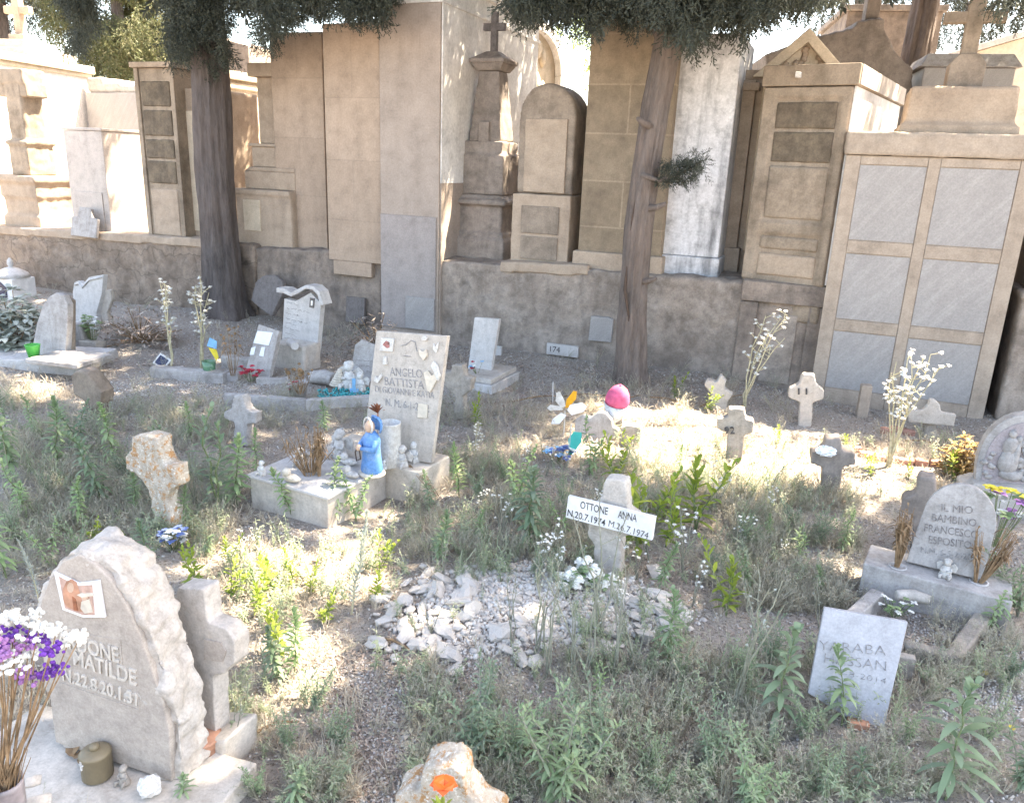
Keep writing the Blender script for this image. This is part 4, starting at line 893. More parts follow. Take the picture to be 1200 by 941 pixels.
for j, (pts, mm) in enumerate((([(76, 671), (98, 682), (115, 681), (118, 716), (104, 716), (83, 708)], 'tint'), ([(82, 700), (81, 686), (85, 677), (91, 674), (97, 678), (100, 688), (103, 700), (108, 713), (96, 711), (85, 706)], 'terracotta'), (ell(90, 684, 4, 6), 'skin'), ([(92, 694), (96, 697), (99, 711), (94, 710)], 'rust'), ([(103, 700), (112, 697), (116, 712), (107, 714), (102, 708)], 'bone'), (ell(107, 694, 4, 4.5), 'skin'), ([(98, 692), (103, 690), (116, 690), (117, 693), (104, 695)], 'bone'))):
    MB().prism(opoly(fr, pts), -.0185 - .0005 * j, -.0181 - .0001 * j).build('picture_shape', M[mm], pic)
M['raised'] = stone('raised_stone_letters', (0.56, 0.5, 0.44), (0.5, 0.45, 0.39), None, fine=120, bump=.15)
ptext('ARDONE', t, fr, 74, 752, 145, 772, 17, M['raised'], 'raised_letters', -.012, .004, bold=.001)
ptext('MATILDE', t, fr, 92, 774, 165, 799, 18, M['raised'], 'raised_letters', -.012, .004, bold=.001)
ptext('N.22.8.20.1.31', t, fr, 79, 792, 166, 822, 14, M['raised'], 'raised_letters', -.012, .004, bold=.001)
k = MB()
for pts in ([(70, 731), (108, 735), (110, 740), (146, 746), (148, 775), (146, 776), (144, 748), (108, 742), (70, 733)], [(76, 796), (166, 827), (166, 815), (168, 815), (168, 830), (76, 799)]): k.prism(opoly(fr, pts), -.0135, -.0118)
k.build('letter_border', M['cutstone'], t)
b = gnd(30, 880, .06)
k = MB().prism([(-.42, -.1), (.3, -.1), (.3, .0), (-.42, .0)], -.22, .14)
frb = frame((fr.translation.x + .02, fr.translation.y - .02, .058), R(-16)); single(k, 'stone_slab', 'pale stone base slab carrying the rough edged headstone at near left', 'base slab', M['plinth'], frb, rough=(.012, .01))
fl = gf(115, 908, 0, .062); t = thing('grave_lantern', 'small bronze cylinder lantern with a white cross emblem on the near left base', 'lantern', fl); s_ = mpp(fl.translation)
r = 17 * s_; h = 40 * s_
MB().lathe([(r * .92, 0), (r, .003), (r, h * .78), (r * 1.04, h * .8), (r * .95, h * .86), (r * .5, h * .93)], n=24).build('body', M['olive'], t, smooth=True)
MB().lathe([(r * .28, h * .9), (r * .34, h * 1.02), (r * .2, h * 1.1)], n=12).build('lid_knob', M['olive'], t, smooth=True)
MB().box(-.002, .002, -r - .003, -r + .002, h * .5, h * .8).box(-.007, .007, -r - .003, -r + .002, h * .66, h * .7).xf(Matrix.Rotation(R(-30), 4, 'Z')).build('cross_emblem', M['gloss_white'], t)
k = MB()
for i in range(9): k.leaf((random.uniform(-.03, .03), random.uniform(-.01, .02), .004), (random.uniform(-1, 1), random.uniform(-1, .5), .2), .05, .022, .1)
single(k, 'dead_leaf', 'few curled brown dead leaves beside the bronze lantern', 'leaves', M['drystem'], gf(93, 893, 0, .062))
def putto(name, label, u, v, z, hpx, mat='plaster_white', yaw=0, wings=True, lying=False, group=None, cat='figurine'):
    fr = gf(u, v, yaw, z); s = hpx * mpp(fr.translation); mb = MB()
    if lying:
        mb.blob((0, 0, .3 * s), (.75 * s, .35 * s, .3 * s), .15, seed=u, sub=2).blob((-.35 * s, -.1 * s, .7 * s), .32 * s, .05, sub=2).blob((.5 * s, -.2 * s, .35 * s), (.25 * s, .18 * s, .16 * s), .1, sub=2).blob((0, -.25 * s, .35 * s), (.4 * s, .12 * s, .12 * s), .1, sub=2)
    else:
        mb.lathe([(.3 * s, 0), (.33 * s, .08 * s), (.26 * s, .3 * s), (.2 * s, .5 * s), (.16 * s, .62 * s), (.07 * s, .68 * s)], n=14, sy=.8)
        mb.blob((0, -.02 * s, .82 * s), (.17 * s, .17 * s, .19 * s), .06, sub=2)
        for a in (-1, 1): mb.tube([(a * .19 * s, 0, .56 * s), (a * .24 * s, -.1 * s, .4 * s), (a * .06 * s, -.24 * s, .42 * s)], [.07 * s, .065 * s, .05 * s], 8)
        for a in (-1, 1): mb.tube([(a * .12 * s, -.1 * s, .2 * s), (a * .22 * s, -.3 * s, .16 * s), (a * .2 * s, -.38 * s, .04 * s)], [.1 * s, .09 * s, .06 * s], 8)
        mb.blob((0, .05 * s, .88 * s), (.19 * s, .17 * s, .16 * s), .25, 6, seed=v, sub=2)
    o = mb.build(name, M[mat], fr=fr, smooth=True); tag(o, label, cat, group)
    if wings and not lying:
        w = MB()
        for a in (-1, 1): w.prism([(a * .05 * s, .35 * s), (a * .42 * s, .28 * s), (a * .5 * s, .62 * s), (a * .3 * s, .78 * s), (a * .08 * s, .6 * s)], .14 * s, .2 * s)
        w.build('wings', M[mat], o, bevel=.002)
    return o
putto('angel_figurine', 'small grey weathered figurine on the base beside the bronze lantern', 146, 917, .06, 24, 'concrete', -20, False)
k = MB().blob((0, 0, .022), (.028, .026, .026), .35, 5, 3, 3); single(k, 'plastic_ball', 'crumpled ball of clear white plastic on the near left base', 'plastic wrap', M['gloss_white'], gf(176, 930, 0, .06))
# cross leaning behind it
fr = gf(240, 884, -24); t = thing('stone_cross', 'thick pale stone cross standing behind the rough edged headstone', 'cross', fr)
ol = [(224, 884), (222, 800), (190, 780), (188, 718), (204, 712), (207, 688), (240, 690), (243, 728), (264, 736), (275, 750), (275, 778), (262, 790), (250, 792), (254, 884)]
MB().prism(opoly(fr, ol), 0, .055).build('cross', M['limestone'], t, rough=(.006, .007, .05))
MB().prism(opoly(fr, [(240, 748), (260, 752), (266, 762), (262, 775), (240, 772)]), -.004, .001).build('arm_panel', M['cutstone'], t, bevel=.001)
MB().prism(opoly(fr, [(212, 893), (212, 856), (272, 860), (272, 900)]), -.03, .1).build('foot', M['plinth'], t, rough=(.008, .01))
k = MB().lathe([(.03, 0), (.04, .02), (.045, .08), (.05, .085), (.04, .086)], n=18); single(k, 'flower_pot', 'small empty terracotta pot at the foot of the thick pale cross', 'pot', M['terracotta'], gf(240, 893, 0, .01), smooth=True)
# vase of dried statice in the near left corner
fr = frame(at(8, 945, 1.30) - Vector((0, 0, .05)), 0); t = thing('flower_vase', 'dusty mauve vase in the near left corner holding dried statice', 'vase', fr)
MB().lathe([(.03, -.06), (.033, 0), (.036, .1), (.037, .115), (.033, .115), (.03, .02)], n=22, sx=1.05).build('vase', M['vase'], t, smooth=True)
fb = thing('statice_bouquet', 'dried bouquet of purple, lilac and white statice in the near left vase', 'flowers', fr)
heads = [(15, 742, 'purple', 1), (42, 748, 'purple', .95), (60, 760, 'purple', .8), (62, 786, 'purple', .9), (50, 790, 'purple', .6), (3, 764, 'lilac', 1), (26, 757, 'lilac', .8), (31, 790, 'lilac', 1), (-12, 750, 'lilac', 1), (18, 722, 'petal', 1), (38, 722, 'petal', .8), (46, 738, 'petal', 1), (66, 740, 'petal', .9), (82, 748, 'petal', .9), (12, 776, 'petal', 1), (33, 765, 'petal', .7), (-4, 728, 'petal', 1), (95, 745, 'petal', .5)]
k = MB()
for i, (u, v, c, s) in enumerate(heads):
    p = at(u, v, 1.29 + .05 * math.sin(i * 2.1)) - fr.translation; q = Vector((.012 * math.sin(i), .01 * math.cos(i), .09))
    mid = q.lerp(p, .55) + Vector((.01 * math.sin(i * 1.7), 0, -.01)); k.tube([q, mid, p], [.0022, .0018, .001], 5)
    h_ = MB()
    for j in range(30):
        d = Vector((random.gauss(0, 1) * 1.3, random.gauss(0, 1), random.gauss(0, .7))) * .0105 * s
        h_.blob(p + d, .0048 * random.uniform(.7, 1.25), .3, 4, j, 1)
    h_.build({'purple': 'purple_head', 'lilac': 'lilac_head', 'petal': 'white_head'}[c], M[c], fb)
for i in range(40):
    a = random.uniform(0, 6.28); q = Vector((.015 * math.cos(a), .012 * math.sin(a), .06)); k.tube([q, q * 1.2 + Vector((random.uniform(-.04, .05), random.uniform(-.03, .03), random.uniform(.08, .14)))], [.0018, .0008], 4)
k.build('stems', M['drystem'], fb)
for i, (u, v, a) in enumerate(((45, 938, .03), (38, 915, .022))):
    single(MB().prism([(-a, 0), (-a * .6, a * .9), (a * .3, a), (a, a * .5), (a * .8, 0)], -.012, .012), 'stone_flake', ['pale stone flake lying at the bottom left corner by the vase', 'smaller stone chip between the mauve vase and the base slab'][i], 'stone', M['limestone'], frame(at(u, v, 1.38 + .1 * i), R(20), R(-50)), rough=(.005, .008, .03))
# ---- near centre: lichened broken cross and a poppy
fr = frame((gnd(520, 1005).x, gnd(520, 1005).y, 0), R(-10)); ol = [(474, 1015), (476, 960), (462, 948), (462, 932), (480, 924), (492, 930), (494, 904), (508, 897), (533, 900), (545, 909), (546, 928), (562, 945), (590, 966), (592, 1015)]
single(MB().prism(opoly(fr, ol), 0, .085), 'stone_cross', 'stubby broken cross crusted with orange lichen at the bottom centre', 'cross', M['lichen'], fr, rough=(.007, .018, .05))
fp = frame((gnd(516, 1005).x - .005, gnd(516, 1005).y - .07, 0), 0); t = thing('poppy', 'single bright orange flower with green leaves before the lichened cross', 'flower', fp)
c = fp.inverted() @ at(520, 920, fp.translation.y); k = MB()
for i in range(8): a = i * .79; k.leaf(c, (math.cos(a), math.sin(a), .3 + .2 * (i % 2)), .034, .034, .3)
k.build('petals', M['orange'], t); k = MB().tube([(0, 0, 0), c * .5, c], .002, 5)
for i in range(9): a = random.uniform(0, 6.28); k.leaf(c * random.uniform(.55, .8), (math.cos(a) * .5, math.sin(a) * .5, .8), .05, .012, .1)
k.build('leaves', M['lime'], t)

# ---- lichened small cross on the left with blue flowers
fr = gf(186, 622, -22); ol = [(186, 626), (179, 600), (172, 572), (160, 556), (148, 550), (145, 535), (153, 528), (154, 513), (170, 509), (184, 513), (188, 530), (193, 545), (206, 546), (208, 570), (196, 577), (194, 585), (203, 612), (204, 628)]
single(MB().prism(opoly(fr, ol), 0, .075), 'stone_cross', 'short leaning cross with orange lichen on its head and blue flowers below', 'cross', M['lichen'], fr, rough=(.009, .02, .06))
def posy(name, label, u, v, z, wpx, hpx, mats, n=24, stem=None, cat='flowers', yaw=0, size=.12, group=None, Y=None):
    P = gnd(u, v, z) if Y is None else at(u, v, Y)
    fr = frame((P.x, P.y, (gz(P.x, P.y) if z == 0 else z) if Y is None else P.z), yaw); s = mpp(P); W = wpx * s / 2; H = hpx * s; ms = {}
    t = thing(name, label, cat, fr, group); st = MB()
    for i in range(n):
        p = Vector((random.uniform(-1, 1) * W, random.uniform(-.7, .7) * W, H * random.uniform(.45, 1))); c = mats[i % len(mats)]; mb = ms.setdefault(c, MB())
        for j in range(7):
            a = j * .9; mb.leaf(p, (math.cos(a), math.sin(a), random.uniform(0, .8)), W * size * 3.2, W * size * 2.4, .2)
        st.tube([(p.x * .2, p.y * .2, 0), (p.x * .7, p.y * .7, p.z * .6), p], max(.0012, .02 * W), 4)
    for c, mb in ms.items(): mb.build(c + '_blossoms' if c in ('petal', 'red', 'pink', 'purple', 'lilac') else 'blossoms', M[c], t)
    st.build('stems', M[stem or 'greenstem'], t)
    return t
M['violetblue'] = plain('faded_blue_petals', (0.14, 0.2, 0.42), .8, .2)
posy('flower_bunch', 'faded blue and white cloth flowers at the foot of the lichened cross', 203, 640, 0, 32, 26, ['violetblue', 'petal'], 26)

# ---- the central grave: pale plinth, inscribed slab and its offerings
PZ = .16; A = gnd(288, 556, PZ); Bq = gnd(384, 583, PZ); yaw = math.atan2(Bq.y - A.y, Bq.x - A.x); mid = (A + Bq) / 2
fr = frame((mid.x, mid.y, 0), yaw); inv = fr.inverted(); W = (Bq - A).length; b1 = inv @ gnd(470, 550, PZ); b2 = inv @ gnd(520, 539, PZ); hl_ = inv @ gnd(425, 529, PZ)
t = thing('grave_plinth', 'low pale stone plinth in the middle covered with white figurines', 'plinth', fr)
MB().box(-W / 2 + .012, W / 2 - .012, .012, b1.y, -.05, PZ - .016).build('base', M['plinth'], t, bevel=.006)
MB().box(-W / 2, W / 2, 0, b1.y - .003, PZ - .0155, PZ).build('top_slab', M['marble'], t, bevel=.004)
MB().box(-W / 2 + .05, b2.x, b1.y, b2.y + .06, -.05, PZ + .004).build('back_block', M['plinth'], t, bevel=.006)
fr2 = frame(gnd(466, 537, PZ), yaw, R(4)); h = thing('headstone', 'pale slab engraved in four lines and hung with hearts on the central plinth', 'gravestone', fr2)
ol = [(425, 530), (441, 388), (524, 394), (505, 543)]
MB().prism(opoly(fr2, ol), 0, .03).build('slab', M['limestone'], h, bevel=.003)
ptext('ANGELO', h, fr2, 457, 440, 495, 443, 10, M['engraved2']); ptext('BATTISTA', h, fr2, 451, 451, 497, 456, 10, M['engraved2'])
ptext('DI GIOVANNI E KATIA', h, fr2, 440, 459, 509, 467, 7.5, M['engraved2']); ptext('N. M. 6-1-2012', h, fr2, 452, 475, 503, 483, 9, M['engraved2'])
pp = MB().prism(opoly(fr2, [(448, 396), (463, 397), (461, 412), (446, 411)]), -.01, -.001).build('photo_plaque', M['gloss_white'], h, bevel=.001)
MB().prism(opoly(fr2, [(451, 402), (454, 399), (458, 401), (458, 407), (455, 408), (450, 404)]), -.011, -.0102).build('portrait', M['photo'], pp)
def heart(pts, name, mm, y0=-.014):
    MB().prism(opoly(fr2, pts), y0, -.001).build(name, M[mm], h, bevel=.002)
heart([(498, 436), (503, 434), (507, 440), (512, 437), (514, 444), (505, 460), (502, 456)], 'heart', 'bone'); heart([(507, 428), (510, 423), (514, 428), (517, 440), (515, 446), (511, 436)], 'heart', 'gloss_white', -.02)
heart([(441, 440), (444, 443), (448, 438), (449, 442), (444, 449), (440, 446)], 'heart', 'gloss_white')
heart([(492, 409), (497, 412), (501, 409), (502, 416), (498, 422), (493, 416)], 'winged_ornament', 'bone'); heart([(495, 396), (499, 393), (502, 396), (501, 399), (496, 399)], 'shell_ornament', 'gloss_white')
heart([(509, 402), (511, 406), (515, 400), (514, 408), (512, 414), (508, 409)], 'butterfly_ornament', 'gloss_white', -.008); heart([(451, 418), (454, 418), (455, 427), (450, 427)], 'bell_ornament', 'gloss_white')
heart([(491, 472), (502, 474), (501, 490), (490, 489)], 'tag_ornament', 'bone', -.008)
k = MB().tube([(x, -.002, z) for x, z in opoly(fr2, [(470, 405), (476, 404), (482, 399), (487, 401), (488, 408), (489, 412)])], .002, 5).tube([(x, -.002, z) for x, z in opoly(fr2, [(473, 417), (482, 418)])], .002, 5); k.build('engraved_line', M['engraved2'], h)
# veiled statue
fs = gf(436, 556, -50, PZ); s = 70 * mpp(fs.translation); t = thing('statue', 'small veiled woman statue in a bright blue cloak on the central plinth', 'statue', fs)
MB().lathe([(.21 * s, .0), (.23 * s, .02 * s), (.22 * s, .05 * s), (.19 * s, .07 * s)], n=18).build('foot', M['bone'], t, smooth=True)
MB().lathe([(.2 * s, .06 * s), (.21 * s, .1 * s), (.18 * s, .3 * s), (.16 * s, .5 * s), (.17 * s, .62 * s), (.12 * s, .72 * s), (.07 * s, .77 * s)], n=20, sy=.85).build('robe', M['blue'], t, smooth=True)
MB().blob((0, -.03 * s, .85 * s), (.085 * s, .09 * s, .11 * s), 0, sub=2).build('head', M['skin'], t, smooth=True)
k = MB(); vs = []; fs_ = []
for i in range(9):
    a0 = math.pi * (.12 + .76 * i / 8) - math.pi / 2
    for j in range(7):
        ph = math.pi * (-.05 + .62 * j / 6); vs.append((.15 * s * math.sin(a0 * 1.15) * math.sin(ph + .35), .03 * s + .13 * s * math.cos(a0) * math.sin(ph + .35) , .80 * s + .2 * s * math.cos(ph)))
for i in range(8):
    for j in range(6): fs_.append((i * 7 + j, i * 7 + j + 1, (i + 1) * 7 + j + 1, (i + 1) * 7 + j))
k.add(vs, fs_); o = k.build('veil', M['blue'], t, smooth=True); sm = o.modifiers.new('thick', 'SOLIDIFY'); sm.thickness = .02 * s
k = MB().tube([(.13 * s * math.cos(a), -.06 * s, .87 * s + .14 * s * math.sin(a)) for a in np.linspace(-.7, math.pi + .7, 14)], .016 * s, 6); k.build('veil_border', M['gloss_white'], t, smooth=True)
for a in (-1, 1): MB().tube([(a * .16 * s, 0, .64 * s), (a * .2 * s, -.08 * s, .5 * s), (a * .03 * s, -.22 * s, .52 * s)], [.055 * s, .06 * s, .035 * s], 8).build('sleeve', M['blue'], t, smooth=True)
MB().blob((0, -.24 * s, .53 * s), (.05 * s, .05 * s, .06 * s), .1).build('hands', M['skin'], t, smooth=True)
MB().tube([(-.02 * s, -.24 * s, .55 * s), (-.1 * s, -.25 * s, .42 * s), (-.06 * s, -.25 * s, .28 * s), (.04 * s, -.23 * s, .34 * s), (.02 * s, -.24 * s, .5 * s)], .012 * s, 6).build('rosary', M['darkbrown'], t, smooth=True)
fv = gf(457, 545, 0, PZ); s = mpp(fv.translation); r = 13 * s; h_ = 52 * s
single(MB().lathe([(r * .95, 0), (r, .003), (r, h_), (r * 1.03, h_ + .004), (r * .9, h_ + .004), (r * .88, .02)], n=26), 'vase', 'plain white cylinder vase standing behind the blue cloaked statue', 'vase', M['gloss_white'], fv, smooth=True)
fl = gf(443, 541, -20, PZ); fl.translation.z += 62 * mpp(fl.translation); k = MB()
for i in range(7):
    a = math.pi * (.1 + .8 * i / 6); k.leaf((0, 0, -.01), (math.cos(a), -.1, math.sin(a) + .25), .06, .024, .05)
k.tube([(0, .004, PZ - fl.translation.z), (0, .004, 0)], .003, 5); single(k, 'dried_palmate_leaf', 'rust red spread leaf sticking up behind the blue statue', 'leaf', M['rust'], fl)
putto('angel_figurine', 'white seated angel with folded wings on the back left of the central plinth', 398, 536, PZ, 34, yaw=-30)
putto('angel_figurine', 'white angel with joined hands right of the white cylinder vase', 471, 547, PZ, 26, yaw=-30)
putto('angel_figurine', 'grey haired white angel nearest the engraved slab on the plinth', 485, 541, PZ, 24, 'gloss_white', -25)
putto('cherub_figurine', 'white cherub lying on its belly below the blue statue', 412, 560, PZ, 15, yaw=-35, lying=True)
putto('rabbit_figurine', 'round white animal figurine left of the blue statue', 409, 545, PZ, 15, 'gloss_white', -20, lying=True)
putto('bust_figurine', 'small white bust at the left front end of the central plinth', 307, 556, PZ, 17, 'gloss_white', -20, False)
putto('cherub_figurine', 'yellowish cherub resting in a shell on the front of the plinth', 342, 565, PZ, 17, 'bone', -25, lying=True)
putto('bird_figurine', 'small pale lying bird figurine between the bust and the shell cherub', 324, 556, PZ, 9, 'bone', -25, lying=True)
putto('angel_figurine', 'white kneeling angel half hidden by the dry brown stems', 352, 546, PZ, 22, yaw=-20)
putto('toy_figurine', 'tiny white figurine at the foot of the white cylinder vase', 450, 550, PZ, 11, 'gloss_white', -20, False)
def dry_bunch(name, label, u, v, z, wpx, hpx, n=26, mat='drystem', thick=1.0, lean=0.0, heads=None, cat='dried flowers', spread=1.0, group=None):
    P = gnd(u, v, z); fr = frame((P.x, P.y, gz(P.x, P.y) if z == 0 else z)); s = mpp(P); W = wpx * s / 2; H = hpx * s; mb = MB(); hb = MB()
    for i in range(n):
        a = random.uniform(0, 6.28); rr = random.random() ** .6; top = Vector((math.cos(a) * W * rr * spread + lean * H, math.sin(a) * W * rr * .6, H * random.uniform(.55, 1)))
        q = Vector((math.cos(a) * W * .2, math.sin(a) * W * .2, 0)); md = q.lerp(top, .5) + Vector((random.gauss(0, W * .1), random.gauss(0, W * .1), 0))
        mb.tube([q, md, top], [.0022 * thick, .0018 * thick, .0009 * thick], 4)
        for j in range(3): mb.leaf(md.lerp(top, random.random()), (random.uniform(-1, 1), random.uniform(-1, 1), random.uniform(-.6, .8)), H * random.uniform(.08, .2), H * .03, .5)
        if heads: hb.blob(top, W * random.uniform(.1, .2), .4, 4, i, 1)
    if heads:
        t = thing(name, label, cat, fr, group); mb.build('stems', M[mat], t); hb.build('heads', M[heads], t); return t
    return single(mb, name, label, cat, M[mat], fr, group=group)
dry_bunch('dried_flowers', 'spread bunch of dry brown stems on the left of the central plinth', 362, 556, PZ, 60, 58, 46, spread=1.1)
dry_bunch('dried_flowers', 'upright brown rolled flower bundle beside the spread dry stems', 374, 558, PZ, 10, 66, 22, thick=1.6)
k = MB()
for i in range(12): k.tube([(random.uniform(-.01, .01), random.uniform(-.01, .01), .0), (.09 + random.uniform(-.02, .02), -.08 + random.uniform(-.03, .03), -.03), (.17 + random.uniform(-.03, .03), -.14 + random.uniform(-.04, .04), -.12)], [.0016, .0014, .0008], 4)
single(k, 'fallen_twigs', 'bundle of dry twigs fallen over the right edge of the central plinth', 'twigs', M['drystem'], frame(gnd(478, 547, PZ) + Vector((0, 0, .01))))

# ---- plot with turquoise glass behind the central grave
fr = gf(358, 472, -24); t = thing('grave_kerb', 'low white marble kerb around a plot strewn with turquoise glass', 'kerb', fr)
p0, p1, p2 = gnd(262, 465, .07), gnd(358, 472, .07), gnd(436, 467, .07)
MB_ = kerb(MB(), fr, p0, p1, .05, .075); MB_.build('front_kerb', M['greymarble'], t, bevel=.004); kerb(MB(), fr, p1 + Vector((.002, .002, 0)), p2, .05, .073).build('side_kerb', M['marble'], t, bevel=.004)
kerb(MB(), fr, gnd(300, 445, .05), gnd(360, 447, .05), .04, .05).build('back_kerb', M['greymarble'], t, bevel=.004)
oc = MB().blob((0, 0, 0), (1, .8, .5), .3, 2, 1, 1); Ts = []
for i in range(260):
    P = gnd(random.uniform(372, 436), random.uniform(456, 467), .05); Ts.append(TRS((P.x, P.y, random.uniform(.04, .062)), rq(2), random.uniform(.007, .014)))
tag(scatter('glass_chips', oc, np.array(Ts), M['turq']), 'turquoise glass chips filling the marble edged plot', 'glass chips', kind='stuff')
fp = gf(352, 466, 0, .03); s = mpp(fp.translation); single(MB().lathe([(6 * s, 0), (9.5 * s, 19 * s), (10.2 * s, 19.5 * s), (8.8 * s, 19.5 * s), (6 * s, 3 * s)], n=18), 'flower_pot', 'dull pinkish grey pot at the front of the turquoise plot', 'pot', M['greypot'], fp, smooth=True)
dry_bunch('dried_flowers', 'brown dried roses in the pinkish grey pot', 352, 461, .1, 34, 34, 16, heads='drystem')
posy('cloth_flowers', 'small red and white ornament left of the pinkish grey pot', 342, 466, .03, 13, 20, ['red', 'red', 'petal'], 10)
fr = gf(378, 452, -20, .03); single(MB().tube([(-.1, 0, .05), (0, .02, .06), (.1, 0, .055)], [.045, .055, .05], 10), 'carved_log', 'grey log shaped stone lying at the back of the turquoise plot', 'stone', M['greymarble'], fr, rough=(.009, .012))
fr = gf(397, 455, -15, .05); s = mpp(fr.translation); k = MB()
for i in range(8):
    f = i / 7; k.blob(((-3 + 5 * f) * s, 0, (4 + 18 * f) * s), ((9 - 6 * f) * s, (7 - 4.5 * f) * s, 2.6 * s), .1, seed=i, sub=2)
single(k, 'sea_shell', 'ribbed pale conch shell standing beside the log shaped stone', 'shell', M['bone'], fr, smooth=True)
putto('angel_figurine', 'white praying angel behind the turquoise glass beside the shell', 409, 455, .05, 32, 'gloss_white', -10)
putto('angel_figurine', 'small white angel with a blue ribbon at the right of the turquoise plot', 422, 458, .05, 22, 'gloss_white', -10)
single(MB().box(-.012, .012, -.006, .006, 0, .1).box(-.03, .03, -.004, .004, .0, .03), 'blue_ribbon', 'blue ribbon bow beside the two white angels in the turquoise plot', 'ribbon', M['skyblue'], gf(415, 460, 0, .05), bevel=.003)
fr = gf(428, 447, -22, tilt=8); t = thing('headstone', 'small shouldered headstone with dark script left behind the engraved central slab', 'gravestone', fr)
MB().prism(opoly(fr, [(409, 447), (416, 404), (424, 398), (432, 402), (442, 405), (442, 447)]), 0, .035).build('slab', M['greymarble'], t, bevel=.004)
squiggle(t, fr, [(418, 422, 438, 424), (418, 428, 438, 430), (417, 434, 437, 436)], M['engraved'], seed=4)
# ---- leaning plaque with a paper, its surroundings
fr = gf(306, 446, -22, tilt=20); t = thing('grave_plaque', 'leaning grey slab with a white paper sheet, behind red flowers', 'plaque', fr)
MB().prism(opoly(fr, [(287, 436), (303, 380), (327, 388), (314, 447)]), 0, .04).build('slab', M['greymarble'], t, bevel=.004)
MB().prism(opoly(fr, [(297, 402), (302, 388), (320, 390), (315, 405)]), -.003, -.001).build('paper', M['paper'], t)
for pts in ([(295, 408), (300, 406), (298, 416), (293, 416)], [(307, 407), (311, 407), (309, 418), (304, 417)]): MB().prism(opoly(fr, pts), -.005, -.001).build('white_ornament', M['paper'], t)
posy('red_flowers', 'dark red cloth flowers lying before the leaning grey slab', 294, 449, 0, 24, 17, ['red'], 18)
fp = gf(272, 444, 0); s = mpp(fp.translation); single(MB().box(-9 * s, 9 * s, -7 * s, 7 * s, 0, 11 * s, 1.1, 1.1), 'flower_trough', 'small square grey trough left of the red flowers', 'trough', M['greypot'], fp, bevel=.003)
dry_bunch('dried_flowers', 'tan dried hydrangea heads in the square grey trough', 273, 440, .04, 24, 58, 12, heads='drystem')
fp = gf(246, 442, 0); s = mpp(fp.translation); t = thing('glass_vase', 'green glass vase under the blue and yellow pinwheel', 'vase', fp)
MB().lathe([(6 * s, 0), (8 * s, 5 * s), (7 * s, 16 * s), (8 * s, 24 * s), (7 * s, 24 * s), (5 * s, 4 * s)], n=16).build('glass', M['glass'], t, smooth=True)
k = MB()
for i in range(22): k.leaf((random.uniform(-.02, .02), random.uniform(-.02, .02), .04), (random.uniform(-1, 1), random.uniform(-1, 1), 1), .09, .03, .5)
k.build('leaves', M['weed'], t)
fp = gf(253, 441, 0); s = mpp(fp.translation); t = thing('pinwheel', 'child pinwheel with one blue and one yellow sail on a thin stick', 'pinwheel', fp)
MB().tube([(0, .01, 0), (0, .01, 50 * s)], .003, 6).build('stick', M['gloss_white'], t)
MB().prism([(-8 * s, 40 * s), (-4 * s, 50 * s), (4 * s, 46 * s), (3 * s, 37 * s)], 0, .006).build('blue_sail', M['skyblue'], t); MB().prism([(-6 * s, 38 * s), (3 * s, 36 * s), (5 * s, 27 * s), (2 * s, 23 * s)], -.004, .002).build('yellow_sail', M['yellow'], t)
for (u0, v0, u1, v1, hh, ll) in ((175, 440, 262, 448, .06, 'rough low stone kerb before the pinwheel and the trough'), (258, 430, 300, 436, .09, 'short pale stone kerb behind the square grey trough')):
    a, b_ = gnd(u0, v0), gnd(u1, v1); fr = frame(((a.x + b_.x) / 2, (a.y + b_.y) / 2, 0)); single(kerb(MB(), fr, a, b_, .1, hh), 'stone_kerb', ll, 'kerb', M['greymarble'], fr, rough=(.012, .02))
fr = frame(gnd(190, 428) + Vector((0, 0, .03)), R(-10), R(35), R(25)); t = thing('framed_picture', 'small dark framed picture lying tilted below the tall white dried flowers', 'picture', fr)
MB().box(-.06, .06, 0, .012, -.05, .05).build('frame', M['gloss_white'], t, bevel=.002); MB().box(-.045, .045, -.002, -.0005, -.036, .036).build('image', M['navy'], t)
# ---- scroll topped headstone
fr = gf(350, 412, -22, .12); t = thing('headstone', 'white headstone with a curled scroll top and many lines of handwriting', 'gravestone', fr)
MB().prism(opoly(fr, [(330, 410), (333, 350), (346, 353), (364, 343), (376, 356), (371, 413)]), 0, .06).build('slab', M['marble'], t, bevel=.004)
rib = [(328, 342), (336, 343), (345, 347), (354, 343), (362, 338), (370, 339), (376, 345), (379, 357)]; rib2 = [(383, 357), (378, 341), (371, 335), (362, 333.5), (353, 338), (345, 342), (337, 337.5), (328, 336.5)]
MB().prism(opoly(fr, rib + rib2), -.045, .075).build('scroll', M['marble'], t, bevel=.006)
pp = MB().prism(opoly(fr, [(364, 349), (369, 350), (368, 361), (363, 360)]), -.008, -.001).build('photo', M['slate'], t); MB().prism(opoly(fr, [(365.2, 352), (367.5, 352.5), (367, 358), (365, 358)]), -.0095, -.0085).build('portrait', M['petal'], pp)
squiggle(t, fr, [(336, 354, 352, 358), (336, 361, 362, 366), (335, 367, 350, 370), (335, 373, 360, 379), (335, 378, 350, 382), (334, 384, 352, 388), (334, 390, 350, 395), (334, 396, 346, 398)], M['engraved'], seed=2)
fr = gf(338, 436, -22); single(MB().box(-.15, .15, 0, .22, -.03, .2), 'stone_block', 'rough square pale block under the scroll topped headstone', 'block', M['limestone'], fr, rough=(.014, .02))
fr = gf(343, 408, -60, .2); single(MB().tube([(-.07, 0, .03), (.07, 0, .03)], [.03, .03], 14), 'broken_pipe', 'short broken white tube lying before the scroll topped headstone', 'pipe', M['marble'], fr, bevel=.002)
